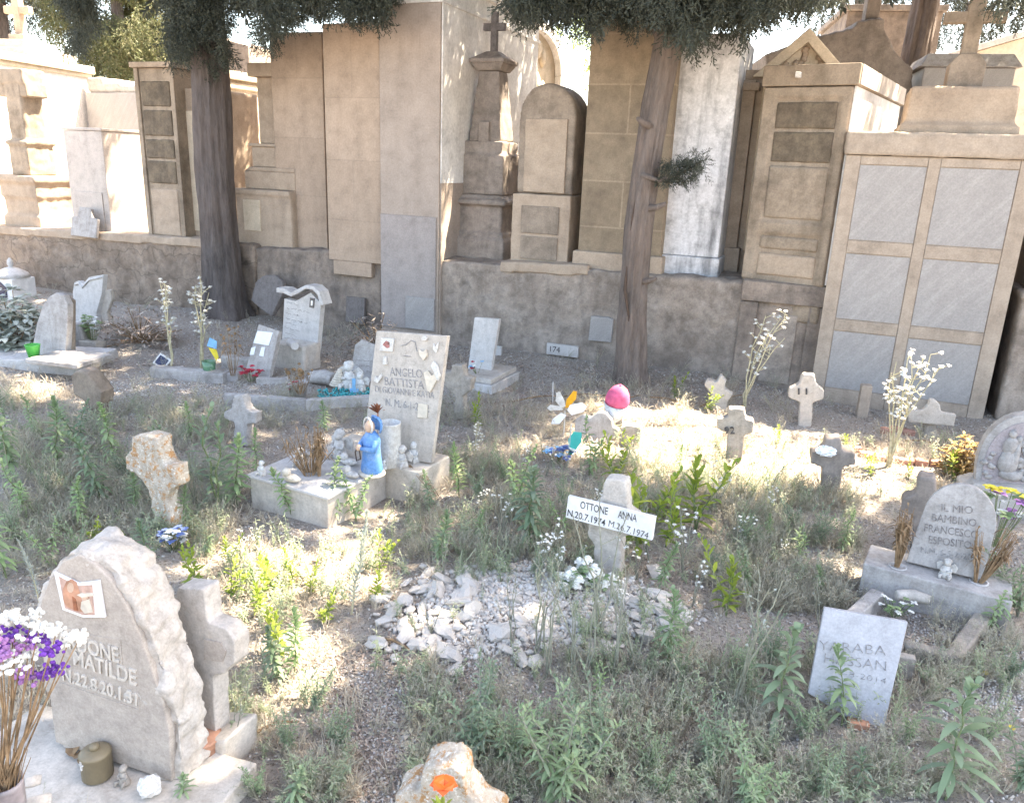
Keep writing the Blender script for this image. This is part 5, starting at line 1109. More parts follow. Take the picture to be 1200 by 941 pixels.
fr = gf(366, 432, -18); single(MB().prism(opoly(fr, [(358, 432), (359, 406), (369, 402), (369, 432)]), 0, .06), 'broken_slab', 'jagged standing fragment right of the rough square block', 'slab', M['greymarble'], fr, rough=(.01, .02))
# ---- dark leaning slab and others at the back left
fr = gf(310, 386, -30, tilt=10, roll=0); single(MB().prism(opoly(fr, [(294, 352), (299, 331), (308, 323), (322, 322), (331, 330), (331, 345), (318, 371), (305, 362)]), 0, .05), 'broken_slab', 'dark rounded gravestone fragment leaning at the wall right of the thick trunk', 'slab', M['slate'], fr, rough=(.012, .01))
fr = gf(58, 419, -20, .05, tilt=6); t = thing('headstone', 'plain grey round topped headstone leaning beside a green pot at far left', 'gravestone', fr)
MB().prism(opoly(fr, [(36, 416), (43, 380), (50, 358), (58, 347), (66, 343), (74, 346), (79, 357), (79, 375), (76, 419)]), 0, .055).build('slab', M['greymarble'], t, bevel=.006)
MB().prism(opoly(fr, [(38, 416), (45, 382), (58, 350), (66, 346), (76, 352), (76, 419)]), .058, .1).build('back_plate', M['brown'], t, bevel=.01)
fr = gf(48, 421, -14); a, b_ = gnd(-60, 428), gnd(96, 437); single(kerb(MB(), fr, a, b_, .5, .09), 'stone_slab', 'long pale marble base under the round topped headstone at far left', 'base slab', M['marble'], fr, rough=(.015, .008))
fr = gf(70, 425, -14, .092); single(MB().box(-.2, .24, -.1, .25, 0, .03), 'loose_slab', 'thin loose slab under the foot of the round topped headstone', 'slab', M['greymarble'], fr, rough=(.01, .012))
fp = gf(40, 419, 0, .1); s = mpp(fp.translation); single(MB().lathe([(5.5 * s, 0), (8 * s, 14 * s), (8.6 * s, 15.5 * s), (7.4 * s, 15.5 * s), (5 * s, 3 * s)], n=20), 'flower_pot', 'bright green plastic pot on the far left base slab', 'pot', M['green_plastic'], fp, smooth=True)
fr = gf(104, 388, -24, tilt=4); t = thing('headstone', 'white wing shaped headstone with a pointed corner at the back left', 'gravestone', fr)
MB().prism(opoly(fr, [(88, 380), (85, 342), (87, 331), (92, 329), (97, 333), (104, 325), (121, 322), (119, 345), (113, 366), (112, 388), (90, 388)]), 0, .05).build('slab', M['marble'], t, bevel=.005)
MB().tube([(x, -.006, z) for x, z in opoly(fr, [(88, 334), (93, 332), (97, 337), (105, 328), (120, 325)])], .008, 6).build('raised_rim', M['marble'], t, smooth=True)
fr = gf(122, 388, -10, tilt=-5); single(MB().prism(opoly(fr, [(118, 375), (121, 340), (129, 340), (131, 352), (126, 366), (127, 380)]), 0, .05), 'broken_slab', 'narrow broken pale piece right of the wing shaped headstone', 'slab', M['limestone'], fr, rough=(.01, .015))
fp = gf(109, 408, -15); s = mpp(fp.translation); single(MB().box(-12 * s, 12 * s, -8 * s, 8 * s, 0, 10 * s), 'flower_trough', 'small pale box trough below the wing shaped headstone', 'trough', M['limestone'], fp, rough=(.008, .006))
posy('white_bouquet', 'round bouquet of white flowers with green leaves in the pale box trough', 109, 401, .05, 24, 30, ['petal', 'weed', 'weed'], 30)
for u, v, a, b2_, ll in ((92, 408, 14, 30, 'upright broken block behind the pale box trough'),):
    fr = gf(u, v, -20); s = mpp(fr.translation); single(MB().box(-a * s / 2, a * s / 2, 0, .1, -.02, b2_ * s), 'stone_block', ll, 'block', M['greymarble'], fr, rough=(.01, .015))
fr = gf(4, 352, -20); s = mpp(fr.translation); t = thing('shrine', 'small white domed shrine with a knob on top at the far left edge', 'shrine', fr)
MB().box(-18 * s, 18 * s, 0, 30 * s, 0, 26 * s).build('body', M['whitepaint'], t, bevel=.006); MB().lathe([(20 * s, 26 * s), (17 * s, 31 * s), (8 * s, 36 * s), (2 * s, 38 * s), (3.5 * s, 41 * s), (3 * s, 45 * s), (1 * s, 48 * s)], cy=15 * s, n=18).build('dome', M['marble'], t, smooth=True)
MB().prism([(-10 * s, 3 * s), (8 * s, 3 * s), (8 * s, 16 * s), (-1 * s, 22 * s), (-10 * s, 16 * s)], -.01, -.001).build('picture', M['navy'], t)
# ---- white slab by the wall
fr = gf(564, 436, -24, .06, tilt=4); t = thing('headstone', 'blank white upright slab on a stepped base near the grey wall', 'gravestone', fr)
MB().prism(opoly(fr, [(548, 433), (556, 372), (585, 374), (575, 437)]), 0, .04).build('slab', M['marble'], t, bevel=.004)
fr = gf(553, 456, -24); a = gnd(530, 452); b_ = gnd(550, 462)
inv = fr.inverted(); t = thing('stone_slab', 'stepped white stone base with red and blue trinkets before the blank slab', 'base slab', fr)
MB().box(-.14, .16, 0, .5, -.03, .06).build('lower_step', M['marble'], t, bevel=.006); MB().box(-.12, .14, .03, .48, .061, .1).build('upper_step', M['limestone'], t, bevel=.006)
posy('trinkets', 'small red and blue trinkets on the base before the blank white slab', 559, 438, .1, 18, 15, ['red', 'skyblue', 'petal'], 9)
single(MB().box(-.03, .03, 0, .03, 0, .09), 'marble_chip', 'little upright white chip right of the blank white slab', 'stone', M['marble'], gf(583, 420, -20), bevel=.004)
# broken crosses round about
def cross(label, u, v, yaw, poly, mat='concrete', depth=.07, tilt=0, rough=(.01, .014, .06), name='stone_cross'):
    fr = gf(u, v, yaw, tilt=tilt); return single(MB().prism(opoly(fr, poly), 0, depth), name, label, 'cross', M[mat], fr, rough=rough), fr
cross('eroded cross with a broken arm right of the engraved central slab', 537, 490, -22, [(531, 492), (533, 465), (520, 452), (519, 436), (528, 436), (530, 428), (542, 428), (544, 440), (553, 444), (551, 458), (542, 464), (546, 492)])
cross('tilted broken cross stump of brownish stone at the left edge of the plots', 104, 492, -10, [(100, 494), (98, 470), (86, 462), (83, 440), (90, 434), (101, 437), (119, 460), (118, 475), (112, 476), (114, 494)], 'brown', .12)
cross('grey upright broken cross behind the tall weeds left of the central plinth', 282, 522, -20, [(272, 524), (275, 496), (262, 490), (262, 482), (270, 480), (274, 464), (284, 463), (289, 480), (300, 484), (300, 497), (289, 497), (290, 524)], 'greymarble', .06)
o, fr = cross('small grey cross painted with the number ninety two in the sunny patch', 860, 540, -14, [(850, 542), (853, 508), (840, 503), (840, 491), (853, 489), (854, 479), (873, 479), (874, 491), (884, 494), (883, 507), (872, 511), (869, 542)])
ptext('92', o, fr, 849, 508, 861, 508, 8.5, M['black'], 'number', -.006, .004)
o, fr = cross('small tan cross with two dark painted strokes near the marble tomb', 944, 500, -14, [(935, 502), (938, 472), (924, 466), (925, 455), (937, 450), (941, 439), (955, 439), (957, 451), (966, 458), (965, 468), (953, 472), (951, 502)], 'limestone')
for (a, b_) in ((936, 458), (945, 458)): MB().prism(opoly(fr, [(a - 1, b_ - 3), (a + 1, b_ - 3), (a + 1, b_ + 4), (a - 1, b_ + 4)]), -.01, .004).build('painted_stroke', M['black'], o)
cross('short jagged pale stump at the foot of the wall right of the leaning trunk', 842, 482, -14, [(832, 484), (834, 462), (825, 452), (828, 445), (840, 448), (845, 440), (851, 446), (849, 455), (859, 462), (853, 470), (851, 484)], 'limestone')
cross('broken grey cross topped with crumpled white paper beside the sunny patch', 972, 576, -16, [(962, 578), (964, 548), (950, 543), (951, 530), (964, 527), (968, 514), (985, 514), (988, 528), (1003, 531), (1003, 545), (988, 547), (984, 578)], 'grey', .1)
single(MB().blob((0, 0, .02), (.05, .04, .03), .5, 4, 4, 3), 'paper_scrap', 'crumpled white paper caught on the broken grey cross', 'paper', M['paper'], frame(gnd(961, 574) + Vector((0, .0, .2))))
cross('grey stone cross partly hidden behind the round topped child headstone', 1080, 640, -28, [(1068, 650), (1070, 605), (1055, 600), (1057, 584), (1072, 580), (1076, 559), (1096, 560), (1097, 583), (1110, 588), (1110, 640)], 'grey', .1)
fr = gf(1090, 512, -14); t = thing('cross_sign', 'stone cross stump carrying a wide pale plaque with faded writing', 'cross', fr)
MB().prism(opoly(fr, [(1082, 514), (1084, 495), (1098, 495), (1099, 514)]), .01, .05).build('post', M['concrete'], t, rough=(.008, .01)); MB().prism(opoly(fr, [(1064, 478), (1080, 480), (1087, 473), (1089, 467), (1095, 468), (1101, 474), (1102, 482), (1120, 485), (1117, 499), (1064, 494)]), -.02, .02).build('plaque', M['limestone'], t, rough=(.007, .008))
squiggle(t, fr, [(1067, 484, 1086, 486), (1067, 489, 1086, 491), (1094, 487, 1115, 489), (1094, 492, 1114, 494)], M['engraved'], w=.9, seed=8)
single(MB().box(-.035, .035, 0, .07, 0, .24), 'marble_post', 'slim pale stone post against the marble panels behind the dry white plant', 'post', M['frame'], gf(1010, 490, -15), bevel=.006)
# edging of old bricks
k = MB(); bt = None
eb = [(1002, 528), (1016, 534), (1030, 538), (1046, 540), (1062, 543), (1080, 545), (1098, 547), (1114, 549), (1064, 512), (1050, 509), (1038, 511)]
for i, (u, v) in enumerate(eb):
    P = gnd(u, v); a = R(-14) + random.uniform(-.15, .15); fr_ = frame((P.x, P.y, gz(P.x, P.y)), a)
    if bt is None: bt = tag(MB().box(-.04, .04, 0, .05, -.02, .035).build('edging_brick', M['brickred'], fr=fr_, rough=(.006, .012, .03)), 'worn reddish brick laid in a row as plot edging', 'brick', 'worn bricks edging the plot by the marble tomb')
    else: dup(bt, fr_ @ Matrix.Diagonal((random.uniform(.85, 1.1), 1, random.uniform(.8, 1.1), 1)))
# ---- pinwheels, cap and heart in the sunny grass
fr = gf(668, 545, -10); s = mpp(fr.translation); t = thing('pinwheel', 'white stick with one teal sail standing in the grass', 'pinwheel', fr)
MB().tube([(-.01, 0, -.02), (-.008, 0, 50 * s)], .004, 6).build('stick', M['gloss_white'], t); MB().prism(opoly(fr, [(667, 535), (666, 515), (672, 506), (682, 507), (681, 518), (674, 528)]), -.003, .004).build('sail', M['teal'], t)
fr = gf(660, 515, -10); t = thing('pinwheel', 'butterfly shaped pinwheel with white wings and one orange wing', 'pinwheel', fr); s = mpp(fr.translation)
for i, (pts, mm) in enumerate((([(662, 478), (664, 468), (672, 458), (676, 459), (675, 468), (666, 478)], 'amber'), ([(658, 478), (651, 470), (652, 460), (656, 459), (661, 468), (663, 476)], 'gloss_white'), ([(660, 480), (645, 481), (641, 478), (645, 474), (658, 476)], 'gloss_white'), ([(665, 480), (668, 474), (682, 471), (688, 476), (684, 482), (670, 486)], 'paper'), ([(658, 483), (648, 490), (646, 496), (656, 496), (664, 486)], 'paper'))):
    MB().prism(opoly(fr, pts), -.004 * i, .004 - .004 * i).build('wing', M[mm], t, bevel=.002)
MB().tube([(0, .01, -.02), (0, .01, 34 * s)], .004, 6).build('stick', M['gloss_white'], t)
fr = gf(697, 520, -14); ol = [(672, 520), (674, 492), (684, 486), (692, 490), (700, 484), (710, 484), (717, 493), (718, 500), (725, 504), (724, 514), (716, 515), (712, 522)]
single(MB().prism(opoly(fr, ol), 0, .05), 'headstone', 'low pale heart shaped stone among the pinwheels in the dry grass', 'gravestone', M['greymarble'], fr, bevel=.008)
fr = gf(720, 515, -14); t = thing('stone_post', 'thin broken stone stump wearing the pink cap', 'post', fr); MB().prism(opoly(fr, [(714, 520), (716, 470), (730, 470), (729, 520)]), 0, .06).build('shaft', M['concrete'], t, rough=(.008, .01))
P = at(723, 474, fr.translation.y); fc = frame((P.x, P.y + .02, P.z), R(-12), R(-14), R(8)); s = mpp(P); t = thing('cap', 'pink child cap with a white peak hung on a thin stone stump', 'cap', fc)
MB().lathe([(14 * s, 0), (14.5 * s, 5 * s), (13 * s, 13 * s), (9 * s, 20 * s), (4 * s, 24 * s), (.5 * s, 25 * s)], n=22, sy=.9).build('crown', M['pink'], t, smooth=True)
k = MB(); vs = []; n = 14
for i in range(n + 1):
    a = math.pi * (1 + i / n); vs += [(14 * s * math.cos(a), 12.5 * s * math.sin(a), .5 * s), (13 * s * math.cos(a), (12.5 + 7 * math.sin(math.pi * i / n)) * s * math.sin(a), -15 * s * math.sin(math.pi * i / n))]
k.add(vs, [(2 * i, 2 * i + 2, 2 * i + 3, 2 * i + 1) for i in range(n)]); o = k.build('peak', M['gloss_white'], t, smooth=True); sm = o.modifiers.new('thick', 'SOLIDIFY'); sm.thickness = .006
MB().blob((0, 0, 25 * s), 1.5 * s).build('button', M['pink'], t, smooth=True)
fr = gf(738, 525, -14); single(MB().prism(opoly(fr, [(724, 527), (727, 502), (736, 498), (751, 501), (750, 528)]), 0, .06), 'stone_block', 'square weathered stub right of the low heart shaped stone', 'block', M['concrete'], fr, rough=(.01, .014))
posy('cloth_flowers', 'faded blue cloth flowers in the grass left of the teal sail', 652, 545, 0, 36, 22, ['violetblue', 'skyblue', 'petal'], 18)
single(MB().tube([(0, 0, 0), (-.006, 0, .17)], .004, 6), 'white_stick', 'thin white stick standing in the dark soil by the wall', 'stick', M['gloss_white'], gf(648, 468))

# ---- cross with the nailed name board on the gravel mound
fr = gf(708, 690, -24); t = thing('stone_cross', 'stone cross on the pebble mound behind a tilted white name board', 'cross', fr)
MB().prism(opoly(fr, [(692, 692), (694, 640), (686, 628), (690, 596), (702, 586), (707, 562), (731, 566), (734, 600), (746, 608), (744, 628), (726, 634), (724, 692)]), .02, .085).build('cross', M['limestone'], t, rough=(.008, .016, .05))
f2 = frame(fr.translation + Vector((0, -.012, 0)), R(-24)); b_ = thing('name_board', 'white name board with black handwritten capitals and dates, tilted on its cross', 'sign', f2)
MB().prism(opoly(f2, [(664, 605), (667, 580), (769, 605), (765, 632)]), -.012, .008).build('board', M['whitepaint'], b_, bevel=.002)
ptext('OTTONE', b_, f2, 681, 594, 713, 602, 9, M['black'], 'painted_name', -.012, .0008, bold=.0003); ptext('ANNA', b_, f2, 725, 605, 747, 610, 9, M['black'], 'painted_name', -.012, .0008, bold=.0003)
ptext('N.20.7.1974', b_, f2, 666, 602.5, 710, 615, 8, M['black'], 'painted_date', -.012, .0008, bold=.0004); ptext('M.26.7.1974', b_, f2, 714, 615, 760, 630, 8, M['black'], 'painted_date', -.012, .0008, bold=-.0002)
P = gnd(684, 694, .05); s = mpp(P); t = thing('white_flowers', 'heap of white cloth flowers and leaves at the foot of the name board', 'flowers', frame(P)); k = MB(); k2 = MB()
for i in range(80):
    q = Vector((random.gauss(-6, 22) * s, random.gauss(0, 9) * s, 0)); q.z = max(.01, (40 - abs(q.x / s) * .85) * s * random.uniform(.3, 1))
    if i % 5 == 0:
        for j in range(5): a = random.uniform(0, 6.28); k2.leaf(q, (math.cos(a), math.sin(a), .4), .035, .02, .3)
        continue
    r = random.uniform(.015, .022)
    for j in range(7): a = j * .9; k.leaf(q, (math.cos(a), math.sin(a), .9), r * 1.7, r * 1.5, .5)
    k.blob(q + Vector((0, 0, r * .7)), r * .75, .4, 3, i, 1)
k.build('petals', M['petal'], t); k2.build('leaves', M['weed'], t)

# ---- child grave at the right
PZ = .15; A = gnd(1012, 660, PZ); Bq = gnd(1172, 702, PZ); yaw = math.atan2(Bq.y - A.y, Bq.x - A.x); mid = (A + Bq) / 2; fr = frame((mid.x, mid.y, 0), yaw); W = (Bq - A).length
t = thing('grave_plinth', 'pale stone plinth with two flower holes under the right hand child headstone', 'plinth', fr)
MB().box(-W / 2, W / 2 + .04, 0, .2, -.05, PZ).build('block', M['greymarble'], t, bevel=.006)
for (u, v) in ((1052, 664), (1147, 682)):
    q = fr.inverted() @ gnd(u, v, PZ); MB().lathe([(.034, PZ + .0005), (.034, PZ + .004), (.026, PZ + .004), (.026, PZ + .001)], q.x, q.y, 20).build('flower_hole', M['marble'], t, smooth=True)
fh = frame(gnd(1105, 672, PZ), yaw, R(8)); h = thing('headstone', 'round topped grey headstone with five engraved lines on the right hand plinth', 'gravestone', fh)
ol = [(1062, 658), (1078, 610)] + [(1124 + 44 * math.cos(a) * 1.0 + (0), 612 - 45 * math.sin(a)) for a in np.linspace(math.pi * .93, 0, 14)] + [(1167, 620), (1151, 680)]
MB().prism(opoly(fh, ol), 0, .035).build('slab', M['greymarble'], h, bevel=.003)
for s_, u0, v0, u1, v1, hh in (('IL MIO', 1103, 599, 1140, 602, 9), ('BAMBINO', 1092, 610, 1144, 617, 9), ('FRANCESCO', 1083, 622, 1146, 631, 9), ('ESPOSITO', 1088, 636, 1138, 643, 9), ('N.M. 6-5-2020', 1079, 647, 1138, 656, 7)):
    ptext(s_, h, fh, u0, v0, u1, v1, hh, M['engraved'] if hh > 8 else M['engraved2'])
dry_bunch('dried_flowers', 'bundle of dry brown stems in the left hole of the right hand plinth', 1051, 664, .15, 22, 76, 40, thick=1.1, lean=-.04)
dry_bunch('dried_flowers', 'tall thin dry stem leaning left before the round topped child headstone', 1143, 682, .15, 14, 72, 16, lean=-.14)
dry_bunch('dried_flowers', 'bunch of dry brown stems leaning right from the right hole of the plinth', 1149, 683, .15, 20, 72, 30, lean=.32)
putto('cherub_figurine', 'white cherub with folded wings on the plinth before the child headstone', 1107, 676, .15, 23, 'plaster_white', -35)
fr = frame(gnd(1150, 650, .05), R(-30)); t = posy('bouquet', 'bouquet of pink, yellow and white chrysanthemums behind the child headstone', 1163, 640, .12, 46, 72, ['pinkpale', 'yellowpale', 'petal', 'weed'] if 0 else ['lilac', 'petal', 'yellow', 'weed'], 16, size=.15)
fr = gf(1040, 742, -31); t = thing('grave_kerb', 'rectangular stone kerb around the soil bed before the child headstone', 'kerb', fr)
kz = .085; c1, c2, c3, c4 = gnd(985, 712, kz), gnd(1022, 685, kz), gnd(1168, 702, kz), gnd(1128, 768, kz)
c1 = gnd(958, 742, kz)
kerb(MB(), fr, c2, c1, .05, kz).build('left_kerb', M['greymarble'], t, bevel=.005); kerb(MB(), fr, c4, gnd(1175, 702, kz), .055, kz).build('right_kerb', M['concrete'], t, bevel=.008)
kerb(MB(), fr, gnd(1062, 752, kz) + Vector((0, 0, 0)), c4, .05, kz).build('front_kerb', M['concrete'], t, rough=(.008, .01)); kerb(MB(), fr, c1, gnd(1062, 752, kz), .05, kz - .012).build('front_end_kerb', M['concrete'], t, rough=(.008, .01))
single(MB().tube([(-.06, 0, .03), (0, .01, .033), (.06, -.005, .03)], [.02, .026, .02], 9), 'stone', 'long pale stone lying in the soil bed by the plinth', 'stone', M['limestone'], gf(1068, 708, -10, .05), rough=(.006, .01))
posy('white_flowers', 'small white flowers growing in the soil bed behind the white slab', 1048, 722, .03, 34, 24, ['petal', 'weed'], 18, size=.09)
# white slab propped up in front
fr = gf(1000, 852, -17, tilt=16); t = thing('headstone', 'white marble slab with thin engraved capitals propped on bricks at lower right', 'gravestone', fr)
MB().prism(opoly(fr, [(947, 812), (966, 712), (1064, 729), (1036, 852), (1000, 845)]), 0, .022).build('slab', M['marble2'] if 'marble2' in M else M['carrara'], t, bevel=.002)
ptext('YARABA', t, fr, 960, 761, 1038, 768, 12, M['engraved2'], bold=-.0009); ptext('HASSAN', t, fr, 966, 776, 1038, 786, 12, M['engraved2'], bold=-.0009); ptext('8-8-2014', t, fr, 982, 790, 1038, 801, 7, M['engraved2'], bold=-.0009)
for (u, v, ll) in ((1004, 862, 'brick propping the foot of the white engraved slab'), (1056, 800, 'pale brick standing behind the right side of the white slab'), (955, 785, 'grey brick showing behind the left side of the white slab')):
    single(MB().box(-.03, .03, 0, .03, -.01, .1 if u != 1004 else .03), 'brick', ll, 'brick', M['concrete'] if u != 1004 else M['terracotta'], gf(u, v, -17), rough=(.006, .008, .03))
# relief headstone at the right edge
fr = gf(1185, 602, -22); t = thing('headstone', 'arched grey headstone with a carved robed figure at the right edge', 'gravestone', fr)
al = [(1142, 570)] + [(1204 + 60 * math.cos(a), 552 - 66 * math.sin(a)) for a in np.linspace(math.pi * .98, .0, 18)] + [(1264, 575)]
il = [(1149, 566)] + [(1204 + 52 * math.cos(a), 552 - 57 * math.sin(a)) for a in np.linspace(math.pi * .98, .0, 18)] + [(1257, 568)]
MB().prism(opoly(fr, al), 0, .08).build('arch', M['greymarble'], t, bevel=.006)
M['mauve'] = stone('mauve_grey_field', (0.38, 0.33, 0.33), (0.33, 0.285, 0.29), None, fine=90)
MB().prism(opoly(fr, il), -.004, .003).build('sunk_field', M['mauve'], t)
def B3(u, v, r, sy=.4): x, z = loc(fr, u, v); s = mpp(fr.translation); return (x, -.008, z), (r[0] * s, r[1] * s * sy, r[2] * s)
k = MB()
for u, v, rx, rz in ((1184, 556, 13, 7), (1182, 540, 11, 18), (1184, 522, 8, 12), (1187, 508, 4.5, 5.5), (1180, 534, 5, 14), (1190, 533, 4, 16)): c, r_ = B3(u, v, (rx, 14, rz)); k.blob(c, r_, .12, 3, u, 2)
k.build('robed_figure', M['greymarble'], t, smooth=True)
k = MB()
for i in range(22): c, r_ = B3(random.choice((1160, 1205, 1200, 1158)) + random.uniform(-6, 6), random.uniform(530, 562), (3.5, 8, 3)); k.blob(c, r_, .2, 4, i, 1)
for i in range(12): c, r_ = B3(1198 + random.uniform(-4, 8), random.uniform(505, 560), (4, 8, 5)); k.blob(c, r_, .2, 4, i, 1)
k.build('carved_blossoms', M['greymarble'], t, smooth=True)
MB().prism(opoly(fr, [(1122, 600), (1124, 566), (1140, 562), (1270, 576), (1270, 620)]), -.06, .12).build('base', M['limestone'], t, rough=(.01, .012))
# ------------------------------------------------------------------ plants and loose things on the ground
def gpt(u, v): P = gnd(u, v); return Vector((P.x, P.y, gz(P.x, P.y)))
BLOCK = [(f.translation.x, f.translation.y) for f in ()]
def weed(seed, n=70, L=.16, W=.03, spread=1.0, stems=1, wild=.05, droop=.45, top=.5):
    r = random.Random(seed); st = MB(); lf = MB(); bx, by = r.gauss(0, .09), r.gauss(0, .09)
    for s_ in range(stems):
        a0 = r.uniform(0, 6.28); out = 0 if stems == 1 else r.uniform(.12, .42); h = 1 if s_ == 0 else r.uniform(.55, .98)
        P = [Vector((bx * f * f + math.cos(a0) * out * (f ** 1.3) + r.gauss(0, wild * .5) * f, by * f * f + math.sin(a0) * out * (f ** 1.3) + r.gauss(0, wild * .5) * f, h * f)) for f in np.linspace(0, 1, 7)]
        st.tube(P, [.011 - .0012 * i for i in range(7)], 5)
        m_ = n // stems
        for i in range(m_):
            f = (i + .6) / m_; f = .12 + .88 * f ** .85; k = min(5.999, f * 6); p = P[int(k)].lerp(P[int(k) + 1], k - int(k)); a = i * 2.4 + r.uniform(-.3, .3)
            el = (-.15 + 1.25 * max(0, f - top) / (1 - top) + r.uniform(-.2, .35)) * 1.0
            l = L * r.uniform(.7, 1.2) * (1.0 - .45 * max(0, f - .7) / .3) * spread
            lf.leaf(p, (math.cos(a) * math.cos(el), math.sin(a) * math.cos(el), math.sin(el) + .25), l, W * r.uniform(.8, 1.2), droop * r.uniform(.5, 1.4), 4)
    return st, lf
class Kind:
    def __init__(s, name, variants, smat, lmat, partname='leaves'):
        s.v = []; s.i = 0; s.name = name; s.part = partname
        for st, lf in variants: s.v.append((st.mesh(name, M[smat]), lf.mesh(partname, M[lmat], True)))
    def place(s, P, h, label, group=None, rot=None, sc=None, tilt=.09):
        h = h * random.uniform(.85, 1.15) if group else h
        a, b_ = s.v[s.i % len(s.v)]; s.i += 1
        o = lk(bpy.data.objects.new(s.name, a)); c = lk(bpy.data.objects.new(s.part, b_), o)
        q = Euler((random.gauss(0, tilt), random.gauss(0, tilt), random.uniform(0, 6.28) if rot is None else rot))
        o.matrix_world = Matrix.LocRotScale(P, q, Vector((h, h, h))); return tag(o, label, 'plant', group)
KA = Kind('leafy_weed', [weed(i, 60 + 9 * (i % 5), .17 + .025 * (i % 3), .036 + .006 * (i % 4), 1.0, 1 if i % 3 else 2, .06, .3 + .1 * (i % 4)) for i in range(9)], 'greenstem', 'weed')
KB = Kind('broad_weed', [weed(20 + i, 40, .32, .062, 1.0, 1, .05, .5, .45) for i in range(3)], 'greenstem', 'bluegreen')
KC = Kind('bushy_weed', [weed(40 + i, 330, .13, .024, 1.0, 9, .08, .4) for i in range(7)], 'greystem', 'bluegreen')
KL = Kind('lime_weed', [weed(60 + i, 60, .24, .06, 1.0, 3, .05, .2, .3) for i in range(3)], 'greenstem', 'lime')
KS = Kind('pale_spike', [weed(80 + i, 130, .07, .022, 1.0, 1, .03, -.2, .1) for i in range(2)], 'straw', 'silver')
def pl(K, u, v, hpx, label, group=None, **k):
    P = gpt(u, v); return K.place(P, hpx * (1.1 if K in (KA, KL) else 1) * mpp(P), label, group, **k)
pl(KB, 1106, 945, 150, 'largest broad leaved blue green weed in the lower right corner')
pl(KB, 985, 856, 92, 'blue green weed with drooping leaves growing in front of the white engraved slab')
pl(KB, 908, 850, 120, 'tall broad leaved weed just left of the white engraved slab')
pl(KB, 1012, 938, 62, 'small broad weed below the white engraved slab near the bottom edge')
pl(KB, 346, 948, 66, 'low rosette of long blue green leaves at the bottom left of centre')
pl(KB, 215, 950, 50, 'small rosette beside the base slab of the rough edged headstone')
pl(KA, 258, 602, 122, 'tallest bright green narrow leaved weed left of the central plinth')
pl(KA, 342, 606, 62, 'narrow leaved weed before the front left face of the central plinth', )
pl(KA, 390, 612, 66, 'narrow leaved weed at the near corner of the central plinth')
pl(KA, 417, 610, 56, 'slim dark weed before the right flank of the central plinth')
pl(KA, 538, 588, 60, 'weed growing off the right end of the central plinth')
pl(KL, 850, 728, 78, 'fresh bright green weed in the open ground left of the child grave')
pl(KL, 745, 660, 95, 'yellow green bushy weed right of the name board')
pl(KL, 722, 575, 60, 'bright yellow weed tip sunlit behind the name board')
pl(KL, 815, 622, 95, 'tall leafy green weed right of the yellow green bush', )
pl(KL, 445, 678, 44, 'small yellow green weed in the path below the central plinth')
pl(KA, 782, 785, 86, 'upright green weed at the right edge of the gravel mound', tilt=.02)
pl(KA, 1158, 745, 60, 'leafy weed beside the right kerb of the child grave')
pl(KC, 1192, 725, 100, 'dense green weed clump at the right edge beyond the child grave')
pl(KA, 1032, 700, 36, 'small weed sprouting at the left inside corner of the kerb')
pl(KA, 1060, 684, 28, 'tiny weed against the front of the child grave plinth, left one')
pl(KA, 1094, 692, 26, 'tiny weed against the front of the child grave plinth, right one')
pl(KL, 110, 634, 30, 'yellow green tuft just behind the top of the rough edged headstone')
pl(KL, 145, 640, 26, 'small lime weed right behind the rough edged headstone')
pl(KS, 412, 728, 124, 'tall whitish flowering spike in the sunlit patch left of the mound')
pl(KS, 47, 712, 80, 'whitish flowering spike behind the left of the rough edged headstone')
pl(KC, 553, 885, 120, 'bushy grey green weed left of the middle along the bottom')
pl(KC, 655, 940, 160, 'largest bushy grey green weed at the bottom centre')
gA = ('narrow leaved green weed growing between the graves', 'narrow leaved weeds among the graves')
for u, v, h in [(278, 592, 96), (118, 588, 92), (14, 570, 110), (68, 552, 90), (8, 680, 86), (60, 668, 50), (136, 545, 70), (172, 662, 70), (185, 560, 60), (300, 560, 60), (620, 650, 96), (605, 600, 60), (512, 668, 62), (560, 640, 40), (660, 640, 60), (330, 802, 70), (345, 790, 66), (300, 690, 50), (225, 520, 46), (40, 515, 50), (92, 525, 60), (8, 510, 46), (380, 505, 40), (690, 560, 60), (795, 560, 40), (900, 640, 40), (940, 660, 50), (985, 650, 44), (960, 700, 40), (880, 700, 56), (160, 600, 60), (215, 620, 50), (30, 610, 70), (95, 620, 56), (770, 700, 50), (700, 820, 56), (505, 600, 40), (240, 650, 36)]:
    pl(KA, u, v, h, *gA)
gL = ('yellow green leafy weed catching the sun in a bright patch', 'yellow green weeds in the sunny patches')
for u, v, h in [(322, 700, 60), (345, 690, 50), (305, 720, 50), (270, 700, 46), (380, 735, 40), (255, 760, 50), (330, 770, 60), (362, 700, 36), (790, 470, 26), (828, 486, 26), (912, 520, 20), (992, 524, 20), (980, 575, 24), (1065, 560, 20), (1115, 560, 34), (730, 545, 36), (700, 545, 30), (270, 660, 40), (232, 690, 60), (765, 610, 60), (780, 640, 70), (1020, 560, 26), (440, 715, 40), (560, 500, 30)]:
    pl(KL, u, v, h, *gL)
gC = ('bushy grey green weed clump in the shaded foreground', 'bushy grey green weeds')
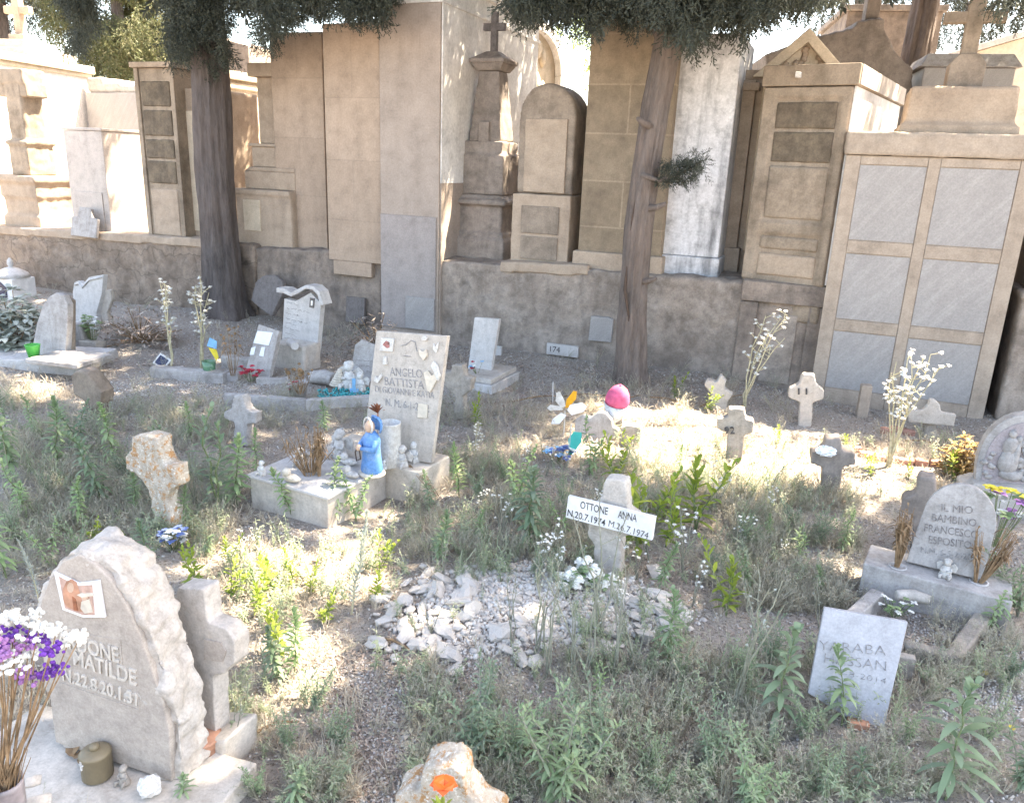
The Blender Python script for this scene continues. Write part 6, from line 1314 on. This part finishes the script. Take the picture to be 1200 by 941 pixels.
for u, v, h in [(600, 905, 100), (700, 905, 110), (575, 830, 60), (760, 905, 70), (840, 900, 90), (880, 950, 120), (905, 790, 80), (870, 800, 60), (1150, 880, 60), (1190, 940, 110), (960, 930, 70), (1060, 880, 50), (1180, 800, 50), (400, 880, 70), (370, 830, 60), (300, 930, 60), (340, 880, 60), (870, 640, 56), (930, 620, 50), (840, 680, 50), (955, 640, 50), (900, 580, 40), (800, 800, 50), (20, 640, 60), (100, 660, 50), (780, 930, 60), (940, 870, 60), (505, 570, 40), (560, 590, 40), (590, 570, 40), (660, 600, 40), (200, 590, 50), (150, 560, 46), (60, 590, 50)]:
    pl(KC, u, v, h, *gC)
# white dried flower plants
def dried_plant(seed, nst=5, spread=.16, puff=.026, nh=4, lean=0.0):
    nh = int(nh * 1.6) if puff > .02 else nh
    r = random.Random(seed); st = MB(); hd = MB()
    for s_ in range(nst):
        a = r.uniform(0, 6.28); sp = r.uniform(.3, 1) * spread; h = r.uniform(.7, 1)
        P = [Vector((math.cos(a) * sp * f ** 1.4 + lean * f * f + r.gauss(0, .012), math.sin(a) * sp * f ** 1.4 + r.gauss(0, .012), h * f)) for f in np.linspace(0, 1, 7)]
        st.tube(P, [.008, .007, .006, .006, .005, .004, .003], 5)
        for i in range(nh):
            f = r.uniform(.45, 1); k = min(5.99, f * 6); p = P[int(k)].lerp(P[int(k) + 1], k - int(k)); q = p + Vector((r.uniform(-1, 1), r.uniform(-1, 1), r.uniform(.2, 1))) * .07
            st.tube([p, q], .003, 4)
            for j in range(9): aa = j * .75; hd.leaf(q, (math.cos(aa), math.sin(aa), r.uniform(-.2, .9)), puff * r.uniform(.8, 1.3), puff * .8, .2)
            hd.blob(q, puff * .45, .3, 4, i, 1)
    return st, hd
for (u, v, h, sd_, n_, sp, ln, lab) in ((202, 432, 122, 3, 3, .07, 0, 'tall dried white flower stalks left of the pinwheel, shorter pair'), (238, 430, 126, 4, 4, .1, .03, 'tallest dried white flower stalks just behind the pinwheel'), (1042, 545, 145, 7, 7, .2, .04, 'tall bleached dry plant with white seed heads before the marble tomb'), (872, 480, 122, 9, 5, .2, .28, 'dry white plant leaning right against the low wall block'), (556, 560, 62, 11, 3, .1, .1, 'short dried white flower in the grass right of the central plinth')):
    K = Kind('dried_flower_plant', [dried_plant(sd_, n_, sp, .023, 7, ln)], 'straw', 'petal', 'blossoms'); pl(K, u, v, h, lab, rot=0, tilt=.02)
KW = Kind('white_wildflower', [dried_plant(30 + i, 5, .35, .03, 2) for i in range(3)], 'greystem', 'petal', 'blossoms')
for u, v, h in [(630, 700, 90), (585, 640, 70), (660, 700, 80), (745, 690, 70), (800, 680, 90), (860, 640, 60), (905, 610, 50), (700, 640, 80), (555, 610, 50), (835, 600, 60), (640, 560, 40), (690, 610, 50), (880, 570, 30), (920, 660, 40), (610, 560, 40), (960, 820, 50), (1010, 706, 20), (810, 720, 60), (60, 780, 40), (280, 660, 50), (730, 740, 60)]:
    pl(KW, u, v, h, 'thin grey weed with small white fluffy flower heads', 'white fluffy wildflowers')
KT = Kind('bare_stalk', [dried_plant(50 + i, 3, .3, .009, 3) for i in range(4)], 'greystem', 'silver', 'blossoms')  # the blossoms part of these stalks holds tiny buds
for u, v, h in [(640, 798, 200), (690, 802, 190), (670, 800, 150), (720, 795, 170), (625, 780, 140), (745, 790, 120), (600, 770, 110), (860, 830, 200), (900, 800, 120), (885, 790, 150), (700, 760, 180), (960, 760, 100), (275, 880, 110), (505, 760, 70), (520, 690, 60), (100, 600, 60), (760, 660, 110), (230, 590, 100), (15, 600, 110)]:
    pl(KT, u, v, h, 'thin bare grey branching weed stalk with tiny buds', 'bare grey weed stalks', tilt=.12)
# dandelions
for u, v, lab in ((1151, 792, 'small yellow dandelion flower by the right kerb of the child grave'), (1181, 860, 'small yellow dandelion flower at the lower right edge')):
    P = gpt(u, v + 8); t = thing('dandelion', lab, 'flower', frame(P)); hd = MB()
    for i in range(26): a = i * 2.4; hd.leaf((0, 0, .03), (math.cos(a), math.sin(a), .15 + .03 * i), .014, .005, .1)
    MB().tube([(0, 0, 0), (0, 0, .03)], .0015, 5).build('stem', M['greenstem'], t); hd.build('petals', M['yellow'], t)
# golden dead bush and silver bush
def bush(name, label, u, v, w, h, mat, n, L, Wd, stem='drystem'):
    P = gpt(u, v); s = mpp(P); t = thing(name, label, 'bush', frame(P)); lf = MB(); st = MB()
    for i in range(n):
        d = Vector((random.gauss(0, 1), random.gauss(0, 1), abs(random.gauss(0, 1)))).normalized(); q = Vector((d.x * w * s / 2, d.y * w * s / 2, d.z * h * s)) * random.uniform(.45, 1)
        for j in range(5): a = random.uniform(0, 6.28); lf.leaf(q, (math.cos(a), math.sin(a), random.uniform(-.3, .9)), L * random.uniform(.7, 1.2), Wd, .2)
        if i % 4 == 0: st.tube([(0, 0, 0), q * .5 + Vector((0, 0, .02)), q], .004, 4)
    st.build('branches', M[stem], t); lf.build('leaves', M[mat], t)
M['golden'] = leafy('golden_dead_leaves', [(0.4, 0.27, 0.1), (0.3, 0.2, 0.09), (0.5, 0.36, 0.16)], .3)
bush('dead_bush', 'golden brown dead bush between the brick edging and the carved figure headstone', 1122, 556, 44, 50, 'golden', 130, .05, .014)
bush('silver_bush', 'silvery leaved bush at the far left edge behind the round topped headstone', 22, 412, 92, 74, 'silver', 240, .085, .042)
bush('dead_bush', 'brown dead shrub at the foot of the wall right of the scroll headstone', 440, 412, 80, 44, 'litter', 130, .06, .012)
bush('dead_bush', 'dark dead shrub heap by the rubble wall left of the thick trunk', 165, 402, 110, 50, 'litter', 170, .07, .014)
# loose stones of the mound
SM = []
for i in range(9):
    mb = MB().blob((0, 0, 0), (1, .6 + .05 * (i % 4), .34 + .05 * (i % 3)), .75, 1.1, i + 3, 1 if i % 3 else 2); SM.append(mb.mesh('loose_stone', M['rock']))
n = 0
while n < 170:
    q = random.random()
    if q < .4: u, v = random.gauss(490, 32), random.gauss(738, 26)
    elif q < .65: u, v = random.gauss(742, 30), random.gauss(730, 26)
    elif q < .8: u, v = random.uniform(500, 700), random.gauss(770, 10)
    else: u, v = random.uniform(470, 780), random.uniform(670, 780)
    if not (436 < u < 800 and 662 < v < 800): continue
    P = gpt(u, v); sz = random.choice((.014, .018, .024, .03, .036, .046)) * random.uniform(.8, 1.2)
    o = lk(bpy.data.objects.new('loose_stone', SM[n % 9])); o.matrix_world = Matrix.LocRotScale(P + Vector((0, 0, sz * .3 + .006)), Euler((random.gauss(0, .25), random.gauss(0, .25), random.uniform(0, 6.28))), Vector((sz, sz, sz)))
    tag(o, 'pale angular limestone piece lying on the pebble mound', 'stone', 'pale stones of the pebble mound'); n += 1
for u, v, lab in ((530, 868, .03), (475, 860, .02), (1036, 868, .022), (1075, 875, .016), (420, 905, .018), (1125, 860, .02), (760, 935, .03), (560, 700, .02), (935, 705, .02), (120, 700, .02), (240, 480, .03), (210, 470, .025), (170, 465, .025), (520, 690, .02)):
    P = gpt(u, v); o = lk(bpy.data.objects.new('loose_stone', SM[int(u) % 9])); o.matrix_world = Matrix.LocRotScale(P + Vector((0, 0, lab * .2)), Euler((0, 0, u)), Vector((lab, lab, lab)))
    tag(o, 'single pale stone lying loose on the ground away from the pebble mound', 'stone', 'scattered single stones')
# fallen sticks
for i, (u, v, du, dv_) in enumerate(((600, 470, 60, -8), (660, 462, 50, 4), (690, 480, 60, -12), (440, 760, 40, 14), (300, 860, 50, -14), (820, 480, 50, -10), (1060, 520, 40, 6), (760, 470, 40, 8))):
    a, b_ = gpt(u, v), gpt(u + du, v + dv_); fr = frame(a); k = MB().tube([(0, 0, .012), (b_ - a) * .5 + Vector((0, 0, .03)), (b_ - a) + Vector((0, 0, .015))], [.006, .005, .003], 5)
    single(k, 'fallen_stick', 'thin dry stick lying on the ground among the weeds', 'stick', M['drystem'], fr, group='fallen dry sticks')

# ------------------------------------------------------------------ ground cover nobody could count
SOLID = []      # footprints to keep clear
for o in bpy.data.objects:
    if o.name.split('.')[0] in ('grave_plinth', 'stone_slab', 'grave_pedestal') and o.parent is None: SOLID.append(o)
def clear(P):
    t_ = (P - W0).dot(WN)
    if t_ > -.02: return False
    for o in SOLID:
        q = o.matrix_world.inverted() @ P; nm = o.name.split('.')[0]
        if nm == 'grave_plinth' and -.27 < q.x < .34 and -.02 < q.y < (.62 if q.x > -1 else 0): return False
        if nm != 'grave_plinth' and abs(q.x) < .32 and -.12 < q.y < .2: return False
    return True
def zone_pts(zones, patchy=0.0):
    out = []
    for u0, u1, v0, v1, n in zones:
        for i in range(n):
            u, v = random.uniform(u0, u1), random.uniform(v0, v1); P = gpt(u, v)
            if patchy and noise.noise(Vector((P.x * 2.3, P.y * 2.3, 1.7))) < patchy - .5 and random.random() < .85: continue
            if clear(P): out.append(P)
    return out
def wide(n, x0=-5.5, x1=4.2, y0=1.0, y1=8.6, pw=1.1):
    out = []
    while len(out) < n:
        x, y = random.uniform(x0, x1), random.uniform(y0, y1); d = math.hypot(x, y)
        if random.random() > (1.3 / max(1.3, d)) ** pw or abs(x) > .75 * y + .5: continue
        P = Vector((x, y, gz(x, y)))
        if clear(P): out.append(P)
    return out
def stuff(name, label, mb, pts, mats, s0, s1, tilt=.25, flat=False):
    T = [TRS(P + Vector((0, 0, random.uniform(0, .004))), Euler((random.gauss(0, tilt), random.gauss(0, tilt), random.uniform(0, 6.28))).to_quaternion(), random.uniform(s0, s1) * (.75 + .1 * P.y)) for P in pts]
    return tag(scatter(name, mb, np.array(T), mats), label, None, None, 'stuff')
ic = MB().add([(1, 0, 0), (-.9, .1, .1), (0, .8, 0), (.1, -.75, .05), (0, .1, .55), (0, 0, -.5)], [(0, 2, 4), (2, 1, 4), (1, 3, 4), (3, 0, 4), (2, 0, 5), (1, 2, 5), (3, 1, 5), (0, 3, 5)])
stuff('pebbles', 'small mixed grey pebbles strewn over the dry soil', ic, wide(22000) + zone_pts([(130, 340, 446, 492, 3500), (900, 1010, 640, 720, 1500), (1100, 1200, 740, 850, 1600), (380, 640, 780, 935, 2500), (1060, 1130, 700, 760, 500)]), M['pebble'], .0028, .0085, .5)
mp = []; mp2 = []
for i in range(7600):
    a = random.uniform(0, 6.28); rr = math.sqrt(random.random()) * (1 + .16 * math.sin(3 * a + 1) + .1 * math.sin(7 * a)) * random.uniform(.75, 1.08); P = gpt(622 + 160 * rr * math.cos(a), 724 + 56 * rr * math.sin(a)); (mp if i % 7 else mp2).append(P)
stuff('gravel', 'pale gravel heaped on the small grave mound', ic, mp, M['chip'], .0045, .012, .9)
stuff('gravel', 'larger whitish stone chips strewn over the small grave mound', ic, mp2, M['chip'], .012, .024, .6)
fl_ = MB().add([(-.5, -.12, 0), (.5, -.1, .04), (.45, .14, .1), (-.4, .1, .03)], [(0, 1, 2, 3)])
stuff('leaf_litter', 'brown dead leaf bits and chaff covering the soil', fl_, wide(42000, pw=.9) + zone_pts([(440, 800, 670, 790, 900), (560, 960, 430, 480, 5000), (300, 560, 400, 440, 3000), (380, 560, 760, 935, 3000)]), M['litter'], .008, .026, .5)
tw = MB().add([(-1, 0, 0), (1, 0, .12), (1, .035, .12), (-1, .035, 0)], [(0, 1, 2, 3)])
stuff('straw_litter', 'pale straw bits lying over the ground', tw, wide(26000, pw=.9), M['dryleaf'], .012, .036, .25)
def tuftmesh(seed, n=9, L=1.0, blades=True):
    r = random.Random(seed); mb = MB()
    for i in range(n):
        a = r.uniform(0, 6.28); el = r.uniform(.7, 1.4); mb.leaf((r.gauss(0, .08), r.gauss(0, .08), 0), (math.cos(a) * math.cos(el), math.sin(a) * math.cos(el), math.sin(el)), L * r.uniform(.5, 1), .02, r.uniform(.1, .7), 4)
    return mb
for i in range(2):
    stuff('dry_grass', 'pale dry grass tufts in the sunlit patches and along the plots', tuftmesh(i, 10), zone_pts([(560, 860, 455, 600, 950), (830, 1120, 515, 590, 480), (0, 100, 440, 480, 170), (230, 460, 640, 800, 330), (0, 60, 700, 860, 120), (270, 420, 790, 935, 300), (480, 640, 540, 650, 330), (640, 1000, 560, 720, 420), (340, 480, 390, 420, 130), (180, 330, 470, 620, 260), (0, 200, 480, 640, 220), (480, 1190, 780, 945, 420), (430, 800, 680, 800, 60)], .3) + wide(300), M['dryleaf'], .04, .125, .3)
def feather(seed, n=9):
    r = random.Random(seed); mb = MB()
    for i in range(n):
        a = r.uniform(0, 6.28); sp = r.uniform(.15, .75); h = r.uniform(.5, 1); P = [Vector((math.cos(a) * sp * f ** 1.2 + r.gauss(0, .03), math.sin(a) * sp * f ** 1.2 + r.gauss(0, .03), h * f)) for f in (0, .35, .7, 1)]
        for k in range(3):
            d = (P[k + 1] - P[k]).normalized().cross(Vector((r.gauss(0, 1), r.gauss(0, 1), 0))).normalized() * .007; mb.add([P[k] - d, P[k] + d, P[k + 1] + d * .7, P[k + 1] - d * .7], [(0, 1, 2, 3)])
        for j in range(15):
            f = r.uniform(.2, 1) * 2.99; p = P[int(f)].lerp(P[int(f) + 1], f - int(f)); b_ = r.uniform(0, 6.28); d = Vector((math.cos(b_), math.sin(b_), r.uniform(.1, 1))).normalized(); l = r.uniform(.06, .13); w = d.cross(Vector((0, 0, 1))).normalized() * .011
            mb.add([p, p + d * l * .5 - w, p + d * l, p + d * l * .5 + w], [(0, 1, 2, 3)])
    return mb
ZF = [(480, 1130, 780, 945, 950), (820, 1010, 560, 720, 900), (540, 860, 550, 670, 560), (0, 270, 470, 640, 950), (270, 400, 810, 945, 300), (1090, 1200, 720, 945, 260), (0, 120, 600, 680, 120), (300, 560, 470, 500, 120), (480, 640, 540, 660, 240), (540, 800, 450, 520, 120)]
for i in range(3):
    stuff('undergrowth', 'feathery grey green undergrowth filling the ground between the graves', feather(i), zone_pts([(a, b_, c, d, n // 3) for a, b_, c, d, n in ZF], .3) + wide(120), M['tuft'], .045, .13, .25)
M['paleweed'] = leafy('pale_green_weed', [(0.3, 0.36, 0.22), (0.38, 0.42, 0.28), (0.25, 0.31, 0.2), (0.42, 0.42, 0.31)], .35)
def sprig(seed):
    r = random.Random(seed); mb = MB()
    for s_ in range(4):
        a = r.uniform(0, 6.28); sp = r.uniform(.1, .5); P = [Vector((math.cos(a) * sp * f * f, math.sin(a) * sp * f * f, f * r.uniform(.9, 1.0))) * (.6 + .1 * s_) for f in (0, .33, .66, 1)]
        for k in range(3):
            d = Vector((r.gauss(0, 1), r.gauss(0, 1), 0)).normalized() * .008; mb.add([P[k] - d, P[k] + d, P[k + 1] + d, P[k + 1] - d], [(0, 1, 2, 3)])
        for j in range(13):
            f = (.15 + .85 * j / 13) * 2.99; p = P[int(f)].lerp(P[min(3, int(f) + 1)], f - int(f)); b_ = j * 2.4; mb.leaf(p, (math.cos(b_), math.sin(b_), r.uniform(-.1, .8)), r.uniform(.1, .17), .03, .3, 3)
    return mb
for i in range(2):
    stuff('weeds', 'low pale green weeds mixed through the ground cover', sprig(i), zone_pts([(430, 810, 670, 800, 70), (0, 270, 480, 650, 170), (480, 1190, 780, 945, 240), (540, 1000, 550, 690, 230), (230, 440, 640, 800, 70), (270, 400, 810, 945, 90), (400, 640, 490, 660, 90), (700, 1120, 520, 585, 60)], .28), M['paleweed'], .07, .17, .2)
